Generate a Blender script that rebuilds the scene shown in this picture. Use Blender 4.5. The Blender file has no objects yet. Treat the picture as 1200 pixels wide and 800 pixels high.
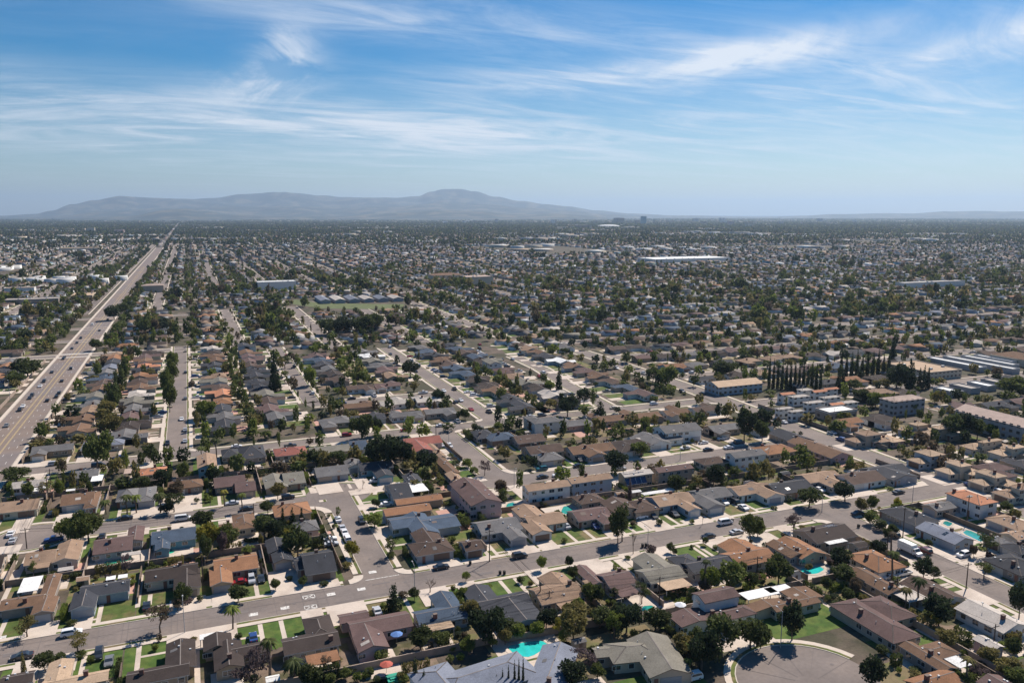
SUNE=5.0; SKYS=.062; CLB=10.5; HAZE=4.1e-5; EXPO=0.44; DEN=True
import bpy, math, random
import numpy as np
from mathutils import Vector, Matrix
R0 = random.Random(7)
# ------------------------------------------------------------------ camera model (pixels of the 1200x800 photo -> ground)
F = 935.; CH = 100.; PIT = math.atan(149/F); YAW = math.atan(377/F)
cP, sP, cY, sY = math.cos(PIT), math.sin(PIT), math.cos(YAW), math.sin(YAW)
def g(u, v, z=0.):
    x = (u-600)/F; y = (400-v)/F
    fy = cP+y*sP; uz = -sP+y*cP
    t = (CH-z)/(-uz); fx = fy*t; rr = x*t
    return (fx*sY+rr*cY, fx*cY-rr*sY)
def inv(X, Y, Z=0.):
    f = X*sY+Y*cY; r = X*cY-Y*sY
    d = f*cP-(Z-CH)*sP; up = f*sP+(Z-CH)*cP
    return 600+F*r/d, 400-F*up/d
def depth(X, Y): return (X*sY+Y*cY)*cP+CH*sP
def zat(X, Y, v):
    z = 0.
    while inv(X, Y, z)[1] > v and z < 60: z += .1
    return z
def seen(X, Y, m=60, vm=850):
    if X*sY+Y*cY < 40: return False
    u, v = inv(X, Y)
    return -m < u < 1200+m and v < vm
S = bpy.context.scene
S.world = bpy.data.worlds.new('World'); S.world.use_nodes = True
COL = S.collection
# ------------------------------------------------------------------ materials
MATS = {}
def mat(name, col, rough=.9, var=.12, scale=1.5, fine=0., spec=.3, rand=.1, metal=0., trans=0., bump=0., col2=None, s2=.05, t2=.5):
    if name in MATS: return MATS[name]
    m = bpy.data.materials.new(name); m.use_nodes = True
    nt = m.node_tree; N = nt.nodes; L = nt.links
    b = N['Principled BSDF']; b.inputs['Roughness'].default_value = rough
    b.inputs['Specular IOR Level'].default_value = spec; b.inputs['Metallic'].default_value = metal
    geo = N.new('ShaderNodeNewGeometry')
    n = N.new('ShaderNodeTexNoise'); n.inputs['Scale'].default_value = scale; n.inputs['Detail'].default_value = 4
    L.new(geo.outputs['Position'], n.inputs['Vector'])
    rgb = N.new('ShaderNodeRGB'); rgb.outputs[0].default_value = (*col, 1)
    src = rgb.outputs[0]
    if col2:
        n2 = N.new('ShaderNodeTexNoise'); n2.inputs['Scale'].default_value = s2; n2.inputs['Detail'].default_value = 5
        L.new(geo.outputs['Position'], n2.inputs['Vector'])
        r = N.new('ShaderNodeMapRange'); r.inputs[1].default_value = t2-.06; r.inputs[2].default_value = t2+.06
        L.new(n2.outputs['Fac'], r.inputs[0])
        mx = N.new('ShaderNodeMix'); mx.data_type = 'RGBA'; L.new(r.outputs[0], mx.inputs[0])
        L.new(src, mx.inputs[6]); mx.inputs[7].default_value = (*col2, 1); src = mx.outputs[2]
    hs = N.new('ShaderNodeHueSaturation'); L.new(src, hs.inputs['Color'])
    # value = 1 + (noise-.5)*2*var + (rand-.5)*2*rand
    ma = N.new('ShaderNodeMath'); ma.operation = 'MULTIPLY_ADD'; L.new(n.outputs['Fac'], ma.inputs[0])
    ma.inputs[1].default_value = 4*var; ma.inputs[2].default_value = 1-2*var-rand
    oi = N.new('ShaderNodeObjectInfo')
    mb = N.new('ShaderNodeMath'); mb.operation = 'MULTIPLY_ADD'; L.new(oi.outputs['Random'], mb.inputs[0])
    mb.inputs[1].default_value = 2*rand; L.new(ma.outputs[0], mb.inputs[2]); out = mb.outputs[0]
    if fine:
        n3 = N.new('ShaderNodeTexNoise'); n3.inputs['Scale'].default_value = 9*scale; n3.inputs['Detail'].default_value = 2
        L.new(geo.outputs['Position'], n3.inputs['Vector'])
        mc = N.new('ShaderNodeMath'); mc.operation = 'MULTIPLY_ADD'; L.new(n3.outputs['Fac'], mc.inputs[0])
        mc.inputs[1].default_value = 4*fine; L.new(out, mc.inputs[2])
        md = N.new('ShaderNodeMath'); md.operation = 'SUBTRACT'; L.new(mc.outputs[0], md.inputs[0]); md.inputs[1].default_value = 2*fine
        out = md.outputs[0]
    L.new(out, hs.inputs['Value']); L.new(hs.outputs[0], b.inputs['Base Color'])
    if trans:
        tr = N.new('ShaderNodeBsdfTranslucent'); L.new(hs.outputs[0], tr.inputs[0])
        ms = N.new('ShaderNodeMixShader'); ms.inputs[0].default_value = trans
        L.new(b.outputs[0], ms.inputs[1]); L.new(tr.outputs[0], ms.inputs[2])
        L.new(ms.outputs[0], N['Material Output'].inputs[0])
    MATS[name] = m; return m
# shingle roofs: weathered blotches plus courses
RC = dict(brown=(.105,.072,.058), dark=(.062,.048,.043), mauve=(.15,.098,.09), tan=(.33,.225,.155), rust=(.30,.155,.085), chestnut=(.185,.112,.072),
          grey=(.17,.165,.165), char=(.055,.058,.068), blue=(.075,.105,.15), olive=(.22,.205,.17), pale=(.42,.38,.34), white=(.72,.72,.70),
          red=(.30,.115,.09), tile=(.44,.20,.115), slate=(.20,.22,.27), sand=(.44,.32,.22), pinkish=(.41,.315,.265))
RWORD = dict(brown='brown', dark='dark brown', mauve='purplish brown', tan='tan', rust='orange brown', chestnut='chestnut brown', grey='grey',
             char='charcoal', blue='slate blue', olive='greenish grey', pale='pale beige', white='white', red='red', tile='orange tiled', slate='pale blue grey', sand='sandy', pinkish='pinkish')
ROOF = {k: mat('roof_'+k, tuple(q*(.86 if max(c) < .4 else 1) for q in c), .92, .15, .35, fine=.2, rand=.12, spec=.2, col2=tuple(q*(.74 if max(c) < .4 else .9) for q in c), s2=.16, t2=.60) for k, c in RC.items()}
WC = dict(cream=(.52,.45,.35), white=(.66,.65,.62), greyw=(.34,.34,.35), beige=(.42,.34,.27), lblue=(.37,.42,.46), teal=(.16,.32,.38), pink=(.50,.36,.34), stone=(.28,.24,.21), tanw=(.36,.28,.2), greenw=(.25,.33,.3))
WORDW = dict(cream='cream', white='white', greyw='grey', beige='beige', lblue='light blue', teal='blue', pink='pink', stone='stone grey', tanw='tan', greenw='pale green')
WALL = {k: mat('wall_'+k, c, .9, .08, 1., rand=.06) for k, c in WC.items()}
M_trim = mat('trim', (.55,.52,.48), .8, .08)
M_trimd = mat('trim_dark', (.16,.12,.10), .8, .08)
M_cap = mat('ridge_cap', (.20,.175,.16), .9, .1)
M_glass = mat('window_glass', (.03,.04,.05), .12, .1, spec=.8)
M_frame = mat('window_frame', (.70,.70,.68), .5, .05)
M_gars = [mat('garage_door', (.58,.55,.50), .6, .05, rand=.15), mat('garage_door_tan', (.34,.27,.21), .6, .06, rand=.2), mat('garage_door_brown', (.17,.11,.08), .6, .06, rand=.2), mat('garage_door_grey', (.30,.31,.33), .6, .06, rand=.2)]
M_door = mat('front_door', (.22,.10,.07), .6, .1, rand=.3)
M_vent = mat('roof_vent', (.5,.5,.5), .5, .1)
M_brick = mat('chimney_brick', (.20,.09,.07), .9, .2, 3)
M_solar = mat('solar_cell', (.015,.03,.09), .15, .1, spec=.7)
M_conc = mat('concrete', (.49,.42,.355), .9, .12, .25, fine=.08, col2=(.43,.36,.30), s2=.13, t2=.56)
M_walk = mat('pavement_concrete', (.51,.44,.37), .9, .10, .4, fine=.06)
M_asph = mat('asphalt', (.225,.186,.163), .92, .13, .12, fine=.09, col2=(.195,.165,.15), s2=.045, t2=.5)
M_asphd = mat('asphalt_patch', (.16,.14,.132), .92, .1, .3, fine=.05)
M_asphb = mat('asphalt_boulevard', (.225,.176,.148), .92, .10, .15, fine=.05, col2=(.20,.17,.16), s2=.03)
M_white = mat('road_paint', (.62,.60,.56), .7, .2, 2, fine=.1, col2=(.33,.30,.28), s2=1.3, t2=.56)
M_yell = mat('road_paint_yellow', (.55,.42,.18), .7, .15, 2)
M_grass = [mat('lawn_green', (.072,.105,.022), .95, .28, .5, fine=.2, col2=(.13,.12,.042), s2=.22, t2=.56),
           mat('lawn_mixed', (.10,.125,.030), .95, .28, .5, fine=.2, col2=(.18,.14,.07), s2=.2, t2=.52),
           mat('lawn_lush', (.056,.105,.018), .95, .28, .5, fine=.2, col2=(.09,.13,.026), s2=.3, t2=.5),
           mat('lawn_dry', (.185,.145,.078), .95, .2, .5, fine=.14, col2=(.13,.125,.05), s2=.25, t2=.55)]
M_dirt = mat('bare_earth', (.20,.145,.105), .95, .28, .4, fine=.2, col2=(.08,.075,.035), s2=.15, t2=.5)
M_pink = mat('pink_paving', (.42,.25,.20), .9, .12, .6)
M_fence = mat('block_wall', (.30,.235,.19), .95, .15, .7, rand=.2)
M_wood = mat('wood_fence', (.16,.12,.09), .95, .2, .7, rand=.3)
M_pole = mat('pole_wood', (.075,.055,.045), .95, .2)
M_lamp = mat('pole_metal', (.35,.35,.36), .5, .1)
M_bark = mat('bark', (.12,.09,.07), .95, .2, 3)
M_water = mat('pool_water', (.03,.42,.40), .08, .08, .4, spec=.6)
M_tyre = mat('tyre', (.02,.02,.02), .8, .05)
M_rim = mat('rim', (.4,.4,.42), .4, .05, metal=.6)
LEAFC = dict(dark=(.070,.088,.028), mid=(.115,.138,.036), green=(.16,.195,.038), olive=(.185,.16,.055), yellow=(.26,.23,.035), brown=(.125,.095,.062), purple=(.125,.092,.092), black=(.033,.048,.022))
LWORD = dict(dark='dark green', mid='mid green', green='bright green', olive='olive green', yellow='yellow green', brown='brownish', purple='greyish purple', black='very dark green')
LEAF = {k: mat('leaf_'+k, c, .75, .30, .7, fine=.2, rand=.22, trans=.42, spec=.25) for k, c in LEAFC.items()}
# ------------------------------------------------------------------ mesh builder
class MB:
    def __init__(s): s.v = []; s.f = []; s.m = []
    def face(s, pts, m=0):
        i = len(s.v); s.v += [tuple(p) for p in pts]; s.f.append(tuple(range(i, i+len(pts)))); s.m.append(m)
    def box(s, x0, y0, z0, x1, y1, z1, m=0, bottom=False):
        i = len(s.v)
        s.v += [(x0,y0,z0),(x1,y0,z0),(x1,y1,z0),(x0,y1,z0),(x0,y0,z1),(x1,y0,z1),(x1,y1,z1),(x0,y1,z1)]
        fs = [(4,5,6,7),(0,1,5,4),(1,2,6,5),(2,3,7,6),(3,0,4,7)]
        if bottom: fs.append((3,2,1,0))
        for f in fs: s.f.append(tuple(i+k for k in f)); s.m.append(m)
    def cyl(s, p, q, r0, r1, n=6, m=0, cap=True):
        p = Vector(p); q = Vector(q); d = (q-p).normalized()
        a = d.orthogonal().normalized(); b = d.cross(a); i = len(s.v)
        for c, r in ((p, r0), (q, r1)):
            for k in range(n):
                t = 2*math.pi*k/n; s.v.append(tuple(c+a*math.cos(t)*r+b*math.sin(t)*r))
        for k in range(n):
            s.f.append((i+k, i+(k+1) % n, i+n+(k+1) % n, i+n+k)); s.m.append(m)
        if cap:
            s.f.append(tuple(i+n+k for k in range(n))); s.m.append(m); s.f.append(tuple(i+n-1-k for k in range(n))); s.m.append(m)
    def mesh(s, name, mats):
        me = bpy.data.meshes.new(name); me.from_pydata(s.v, [], s.f)
        for x in mats: me.materials.append(x)
        if len(mats) > 1: me.polygons.foreach_set('material_index', s.m)
        me.update(); return me
    def build(s, name, mats, parent=None, loc=(0,0,0), rz=0):
        if not isinstance(mats, (list, tuple)): mats = [mats]
        return link(name, s.mesh(name, mats), parent, loc, rz)
def link(name, me, parent=None, loc=(0,0,0), rz=0, scale=None):
    o = bpy.data.objects.new(name, me); COL.objects.link(o); o.parent = parent
    o.location = loc; o.rotation_euler = (0, 0, rz)
    if scale is not None: o.scale = scale if isinstance(scale, (tuple, list)) else (scale,)*3
    return o
def tag(o, label=None, cat=None, group=None, kind=None):
    if label: o['label'] = label
    if cat: o['category'] = cat
    if group: o['group'] = group
    if kind: o['kind'] = kind
    return o
def struct(name, mb, mats):
    return tag(mb.build(name, mats), kind='structure')
def np_mesh(name, verts, quads, mats, midx=None, smooth=False):
    me = bpy.data.meshes.new(name); n = len(quads); k = quads.shape[1]
    me.vertices.add(len(verts)); me.vertices.foreach_set('co', np.asarray(verts, dtype=np.float32).ravel())
    me.loops.add(n*k); me.loops.foreach_set('vertex_index', quads.astype(np.int32).ravel())
    me.polygons.add(n); me.polygons.foreach_set('loop_start', np.arange(0, n*k, k, dtype=np.int32))
    me.polygons.foreach_set('loop_total', np.full(n, k, dtype=np.int32))
    for x in mats: me.materials.append(x)
    if midx is not None: me.polygons.foreach_set('material_index', midx.astype(np.int32))
    me.update(calc_edges=True); me.validate(); return me
ORD = ['zeroth','first','second','third','fourth','fifth','sixth','seventh','eighth','ninth','tenth','eleventh','twelfth','thirteenth','fourteenth','fifteenth','sixteenth','seventeenth','eighteenth','nineteenth','twentieth']
def ordn(i):
    if i <= 20: return ORD[i]
    t = {2:'twenty',3:'thirty',4:'forty',5:'fifty'}[i//10]; return t+'-'+ORD[i % 10] if i % 10 else {2:'twentieth',3:'thirtieth',4:'fortieth',5:'fiftieth'}[i//10]
# ------------------------------------------------------------------ ground sheets
OCC = []      # occupied rectangles (x0,y0,x1,y1)
def free(x0, y0, x1, y1, pad=0.):
    for a in OCC:
        if x0 < a[2]+pad and x1 > a[0]-pad and y0 < a[3]+pad and y1 > a[1]-pad: return False
    return True
gm = MB()
road = MB(); walk = MB(); kerb = MB(); verge = MB(); paint = MB(); paty = MB()
lawn = MB(); drive = MB()
def quad(mb, x0, y0, x1, y1, z, m=0):
    mb.face([(x0,y0,z),(x1,y0,z),(x1,y1,z),(x0,y1,z)], m)
def strip(mb, pts, a, b, z, m=0, ztop=None):
    """band between the offsets a..b right of a polyline; if ztop is given a raised strip"""
    P = [Vector((p[0], p[1])) for p in pts]; n = len(P); L = []; Rr = []
    for i in range(n):
        d = (P[min(i+1, n-1)]-P[max(i-1, 0)]).normalized(); nr = Vector((d.y, -d.x))
        k = 1.
        if 0 < i < n-1:
            d1 = (P[i]-P[i-1]).normalized(); c = max(.5, abs(Vector((d1.y, -d1.x)).dot(nr))); k = 1/c
        L.append(P[i]+nr*a*k); Rr.append(P[i]+nr*b*k)
    for i in range(n-1):
        zz = z if ztop is None else ztop
        mb.face([(*L[i], zz), (*Rr[i], zz), (*Rr[i+1], zz), (*L[i+1], zz)][::-1 if b < a else 1], m)
        if ztop is not None:
            for A, B in ((L[i], L[i+1]), (Rr[i], Rr[i+1])):
                mb.face([(*A, z), (*B, z), (*B, zz), (*A, zz)], m)
ZI = [0]
def street(pts, hw, cuts=(), side=3, grass=.9, sw=1.5, mroad=0, occ=True, detail=True):
    """pts: centre line; hw: half width between kerbs; cuts: rectangles where kerb and walk are left out"""
    ZI[0] += 1; z = .02+.0015*(ZI[0] % 9)
    strip(road, pts, -hw, hw, z, mroad)
    if occ:
        for i in range(len(pts)-1):
            (ax, ay), (bx, by) = pts[i], pts[i+1]; e = hw+grass+sw+.3
            n = max(1, int(math.hypot(bx-ax, by-ay)/12)) if abs(bx-ax) > 2 and abs(by-ay) > 2 else 1
            for j in range(n):
                cx, cy, dx, dy = ax+(bx-ax)*j/n, ay+(by-ay)*j/n, ax+(bx-ax)*(j+1)/n, ay+(by-ay)*(j+1)/n
                ex = e if abs(dx-cx) < abs(dy-cy) else 0; ey = e-ex
                OCC.append((min(cx, dx)-ex, min(cy, dy)-ey, max(cx, dx)+ex, max(cy, dy)+ey))
    if not detail: return
    def pieces(off):
        # walk along in 3 m steps and drop those falling in a cut
        segs = []; cur = []
        for i in range(len(pts)-1):
            a = Vector(pts[i]); b = Vector(pts[i+1]); n = max(1, int((b-a).length/2.0)); d = (b-a).normalized(); nr = Vector((d.y, -d.x))
            for j in range(n+1):
                p = a.lerp(b, j/n); q = p+nr*off
                bad = False
                for c in list(cuts)+GC:
                    if len(c) == 4 and c[0] <= q.x <= c[2] and c[1] <= q.y <= c[3]: bad = True
                    if len(c) == 3 and (q.x-c[0])**2+(q.y-c[1])**2 < c[2]**2: bad = True
                if bad:
                    if len(cur) > 1: segs.append(cur)
                    cur = []
                elif not cur or (Vector(cur[-1])-p).length > .2: cur.append((p.x, p.y))
        if len(cur) > 1: segs.append(cur)
        return segs
    for sg, bit in ((-1, 1), (1, 2)):
        if not side & bit: continue
        for seg in pieces(sg*(hw+.6)):
            strip(kerb, seg, sg*hw, sg*(hw+.22), 0, 0, .13)
            strip(verge, seg, sg*(hw+.22), sg*(hw+.22+grass), .115, 0)
            strip(walk, seg, sg*(hw+.22+grass), sg*(hw+.22+grass+sw), .125, 0)
def ring(cx, cy, r, a0, a1, mr=0, full=True):
    """road disc with kerb and walk round the arc a0..a1 (degrees)"""
    ZI[0] += 1; z = .021+.0015*(ZI[0] % 9)
    n = 40
    road.face([(cx+r*math.cos(2*math.pi*k/n), cy+r*math.sin(2*math.pi*k/n), z) for k in range(n)], mr)
    pts = [(cx+r*math.cos(math.radians(a0+(a1-a0)*k/24)), cy+r*math.sin(math.radians(a0+(a1-a0)*k/24))) for k in range(25)]
    strip(kerb, pts, 0, .22, 0, 0, .13); strip(verge, pts, .22, 1.1, .115, 0); strip(walk, pts, 1.1, 2.6, .125, 0)
    OCC.append((cx-r-2, cy-r-2, cx+r+2, cy+r+2))
S1C = [(30, 194, 60, 0+194.01)]
X1, X2 = -150, 262
GC = []
def corner(cx, cy, sx, sy, r):
    '''rounded kerb corner: (cx,cy) is the sharp corner, the block lies towards (sx,sy)'''
    ox, oy = cx+sx*r, cy+sy*r; n = 8
    A = [(ox-sx*r*math.cos(math.pi/2*k/n), oy-sy*r*math.sin(math.pi/2*k/n)) for k in range(n+1)]
    for k in range(n):
        p = [(cx, cy, .034), (*A[k], .034), (*A[k+1], .034)]
        if (A[k][0]-cx)*(A[k+1][1]-cy)-(A[k][1]-cy)*(A[k+1][0]-cx) < 0: p = p[::-1]
        road.face(p)
        def at(q, rr_): return (ox+(q[0]-ox)*rr_/r, oy+(q[1]-oy)*rr_/r)
        for mb, ra, rb, z in ((kerb, r, r-.22, .13), (walk, r-.22, max(.3, r-2.7), .127)):
            p = [(*at(A[k], ra), z), (*at(A[k+1], ra), z), (*at(A[k+1], rb), z), (*at(A[k], rb), z)]
            s = (p[1][0]-p[0][0])*(p[2][1]-p[0][1])-(p[1][1]-p[0][1])*(p[2][0]-p[0][0])
            mb.face(p if s > 0 else p[::-1])
        kerb.face([(*A[k], 0), (*A[k+1], 0), (*A[k+1], .13), (*A[k], .13)])
def tee(axis, xc, yk, s, h, r=4.5):
    '''side street of half width h meets the kerb line yk of a street running along axis, going towards s'''
    a, b = sorted((yk-.2*s, yk+s*r)); lo, hi = xc-h-r, xc+h+r
    GC.append((lo, a, hi, b) if axis == 'x' else (a, lo, b, hi))
    for d in (-1, 1):
        if axis == 'x': corner(xc+d*h, yk, d, s, r)
        else: corner(yk, xc+d*h, s, d, r)
corner(40.1, 271.6, -1, -1, 9.); GC.append((30.9, 262, 41, 273.5)); corner(109.6, 274.8, 1, 1, 9.); GC.append((108, 273.8, 118.8, 284))
tee('x', 44.5, 206.9, 1, 4.4); tee('x', 196.2, 196.5, -1, 5.2); tee('y', 201.7, 253, -1, 5.2)
tee('x', 105, 347, -1, 4.6); tee('x', -10, 356, 1, 4.2); tee('x', 134, 357, 1, 4.2); tee('x', 199, 357.5, 1, 3.9); tee('y', 352.6, 258.5, -1, 4.6); tee('y', 270, 254, -1, 4.8)
# cuts are the mouths of side streets
street([(X1, 201.7), (254, 201.7)], 5.2, cuts=[(252, 190, 270, 215)])
street([(44.5, 206.4), (44.5, 276)], 4.4, cuts=[])
ring(45, 280, 11.5, -25, 125)
street([(-50, 276.6), (40, 276.6)], 5.0, cuts=[(38, 270, 60, 276), (-70, 260, -42, 300), (35, 278, 60, 295)])
ring(-51, 276.5, 10.5, 35, 325)
street([(196.2, 197), (196.2, 60)], 5.2, cuts=[])
street([(259, 60), (259, 240), (262, 300), (266, 370), (264, 480), (263, 520)], 6.0, cuts=[])
street([(-70, 351.5), (258, 352.8)], 4.6, cuts=[(300,300,301,301)])
street([(105, 347.5), (105, 282)], 4.6)
ring(107, 273.5, 11.5, 150, 275)
street([(112, 270), (254.5, 270)], 4.8, cuts=[(90, 262, 119, 290), (95, 275, 118, 290)])
street([(-10, 355.5), (-10, 655)], 4.2)
street([(56.5, 622), (56.5, 428), ], 4.2, cuts=[])
street([(56.5, 428), (56.5, 423), (129.5, 423)], 4.2, cuts=[(50, 424, 63, 440)])
street([(134, 356.5), (134, 590)], 4.2, cuts=[(120, 415, 134, 431)])
street([(199, 357), (203, 410), (210, 470), (211, 520)], 3.9, cuts=[])
street([(-80.5, 120), (-80.5, 2660)], 9.3, mroad=1, grass=.1, sw=1.7, cuts=[(-75, 190, -60, 213), (-75, 343, -60, 359)])
ring(119, 123, 15.5, 15, 255)
street([(119, 109), (119, 60)], 5.5)
# boulevard markings
for y in range(150, 1500, 12):
    for x in (-86.9, -83.8, -77.2, -74.1):
        quad(paint, x-.09, y, x+.09, y+3.2, .055, 0)
for x in (-82.0, -81.6, -79.4, -79.0): quad(paint, x-.07, 130, x+.07, 1700, .055, 1)
for (u0, v0) in ((297, 719.6), (334, 712), (388, 696), (423.6, 690), (436.6, 670), (1, 747), (34, 713)):
    X, Y = g(u0, v0)
    if 194 < Y < 225: quad(paint, X-1.1, Y-.8, X+1.1, Y+.8, .056, 0)
for (u0, v0) in ((362, 699), (364, 711)):       # boxed X marks painted on the street
    X, Y = g(u0, v0); z = .058; w, h = 1.6, 1.15
    for (a, b, c, d) in ((-w,-h,w,-h+.22), (-w,h-.22,w,h), (-w,-h,-w+.22,h), (w-.22,-h,w,h)): quad(paint, X+a, Y+b, X+c, Y+d, z, 0)
    for s in (1, -1):
        paint.face([(X-w+.2, Y-s*(h-.3), z), (X-w+.5, Y-s*(h-.1), z), (X+w-.2, Y+s*(h-.3), z), (X+w-.5, Y+s*(h-.1), z)], 0)
quad(paint, 40, 207.6, 49.5, 207.9, .058, 0)
for x0, x1, y in ((-148, 36, 201.6), (54, 188, 201.6), (205, 250, 201.6)): quad(paint, x0, y-.05, x1, y+.05, .056, 2)
for k in range(26):   # tar patches and repaired trenches
    x = R0.uniform(-70, 240); y = 196+R0.uniform(0, 9); quad(paint, x, y, x+R0.uniform(.8, 5), y+R0.uniform(.5, 1.8), .0500+.0001*k, 3)
for k in range(150):  # thin tar seams across and along the streets
    q = R0.random()
    if q < .5: x = R0.uniform(-70, 245); y0, y1 = 196.8, 206.6
    elif q < .75: x = R0.uniform(-45, 40); y0, y1 = 272, 281
    else: x = R0.uniform(60, 240); y0, y1 = 347.5, 356
    if R0.random() < .5: quad(paint, x, y0, x+.11, y1, .0575, 3)
    else: y = R0.uniform(y0+1, y1-1); quad(paint, x, y, x+R0.uniform(3, 22), y+.1, .0572, 3)
for k in range(26):
    y = R0.uniform(90, 192); x = R0.uniform(191.5, 200); quad(paint, x, y, x+.1, y+R0.uniform(3, 14), .0574, 3) if k % 2 else quad(paint, 191, y, 201.4, y+.11, .0571, 3)
for k in range(9):      # radial seams of the turning circle
    a = math.radians(15+k*30); c, s = math.cos(a), math.sin(a)
    paint.face([(119+3*c-.06*s, 123+3*s+.06*c, .058), (119+3*c+.06*s, 123+3*s-.06*c, .058), (119+15*c+.06*s, 123+15*s-.06*c, .058), (119+15*c-.06*s, 123+15*s+.06*c, .058)])
    paint.m[-1] = 3
for u_, v_ in ((560, 668), (345, 707), (150, 752), (700, 650), (433, 655), (930, 770), (975, 778), (1110, 665), (220, 600), (120, 612)):     # manhole lids
    X, Y = g(u_, v_); paint.face([(X+.42*math.cos(t*math.pi/5), Y+.42*math.sin(t*math.pi/5), .0585) for t in range(10)], 3)
# cross street over the boulevard with pale crosswalks
X, Y = g(82, 412)
street([(-400, 640), (-91, 640)], 5.5, grass=.3); street([(-70, 640), (-16, 640)], 5.5, grass=.3)
for dy in (-7.5, 7.5): quad(paint, -90.2, 640+dy-1.4, -70.8, 640+dy+1.4, .054, 0)
# ------------------------------------------------------------------ houses
PITCH = .33
def roof_faces(mb, r, axis, hip, ze, pitch, th=.16):
    """r=(x0,y0,x1,y1) eave rectangle; materials: 0 shingles 1 fascia 2 ridge caps"""
    x0, y0, x1, y1 = r
    if axis == 'y': T = lambda a, b, z: (b, a, z); u0, u1, w0, w1 = y0, y1, x0, x1
    else: T = lambda a, b, z: (a, b, z); u0, u1, w0, w1 = x0, x1, y0, y1
    h = (w1-w0)/2; wm = (w0+w1)/2; zr = ze+h*pitch
    hh = min(h, (u1-u0)/2-.05) if hip else 0
    flip = axis == 'y'
    def fc(p, m=0):
        pts = [T(*q) for q in p]; mb.face(pts[::-1] if flip else pts, m)
    a, b = u0+hh, u1-hh
    for dz, up in ((0, True), (-th, False)):
        A, B, C, D = (u0, w0, ze+dz), (u1, w0, ze+dz), (u1, w1, ze+dz), (u0, w1, ze+dz); P, Q = (a, wm, zr+dz), (b, wm, zr+dz)
        fs = [[A, B, Q, P], [C, D, P, Q]]
        if hip: fs += [[B, C, Q], [D, A, P]]
        for f in fs: fc(f if up else f[::-1], 0 if up else 1)
    def fas(p, q): fc([(p[0], p[1], p[2]-th), (q[0], q[1], q[2]-th), q, p], 1)
    fas((u0, w0, ze), (u1, w0, ze)); fas((u1, w1, ze), (u0, w1, ze))
    if hip: fas((u1, w0, ze), (u1, w1, ze)); fas((u0, w1, ze), (u0, w0, ze))
    else:
        fas((u1, w0, ze), (b, wm, zr)); fas((b, wm, zr), (u1, w1, ze)); fas((u0, w1, ze), (a, wm, zr)); fas((a, wm, zr), (u0, w0, ze))
    # caps
    e = .11; z = .03
    fc([(a, wm-e, zr+z-e*pitch), (b, wm-e, zr+z-e*pitch), (b, wm, zr+z), (a, wm, zr+z)], 2)
    fc([(a, wm, zr+z), (b, wm, zr+z), (b, wm+e, zr+z-e*pitch), (a, wm+e, zr+z-e*pitch)], 2)
    if hip:
        for (cx, cy, px) in ((u0, w0, a), (u1, w0, b), (u1, w1, b), (u0, w1, a)):
            d = Vector((px-cx, wm-cy)).normalized(); n = Vector((-d.y, d.x))*e
            fc([(cx+n.x, cy+n.y, ze+z), (cx-n.x, cy-n.y, ze+z), (px-n.x, wm-n.y, zr+z), (px+n.x, wm+n.y, zr+z)], 2)
            fc([(px+n.x, wm+n.y, zr+z), (px-n.x, wm-n.y, zr+z), (cx-n.x, cy-n.y, ze+z), (cx+n.x, cy+n.y, ze+z)], 2)
    return zr
def roof_z(w, x, y):
    x0, y0, x1, y1 = w['r']
    if w['axis'] == 'y': d = (x1-x0)/2-abs(x-(x0+x1)/2); e = min(y-y0, y1-y)
    else: d = (y1-y0)/2-abs(y-(y0+y1)/2); e = min(x-x0, x1-x)
    if min(x-x0, x1-x, y-y0, y1-y) < 0: return -1
    if w['hip']: d = min(d, e)
    return w['ze']+d*w['pitch']
def inside(w, x, y, e=0): x0, y0, x1, y1 = w['wr']; return x0-e < x < x1+e and y0-e < y < y1+e
HOUSES = []
DIRS = dict(S=(0, -1), N=(0, 1), E=(1, 0), W=(-1, 0))
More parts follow.
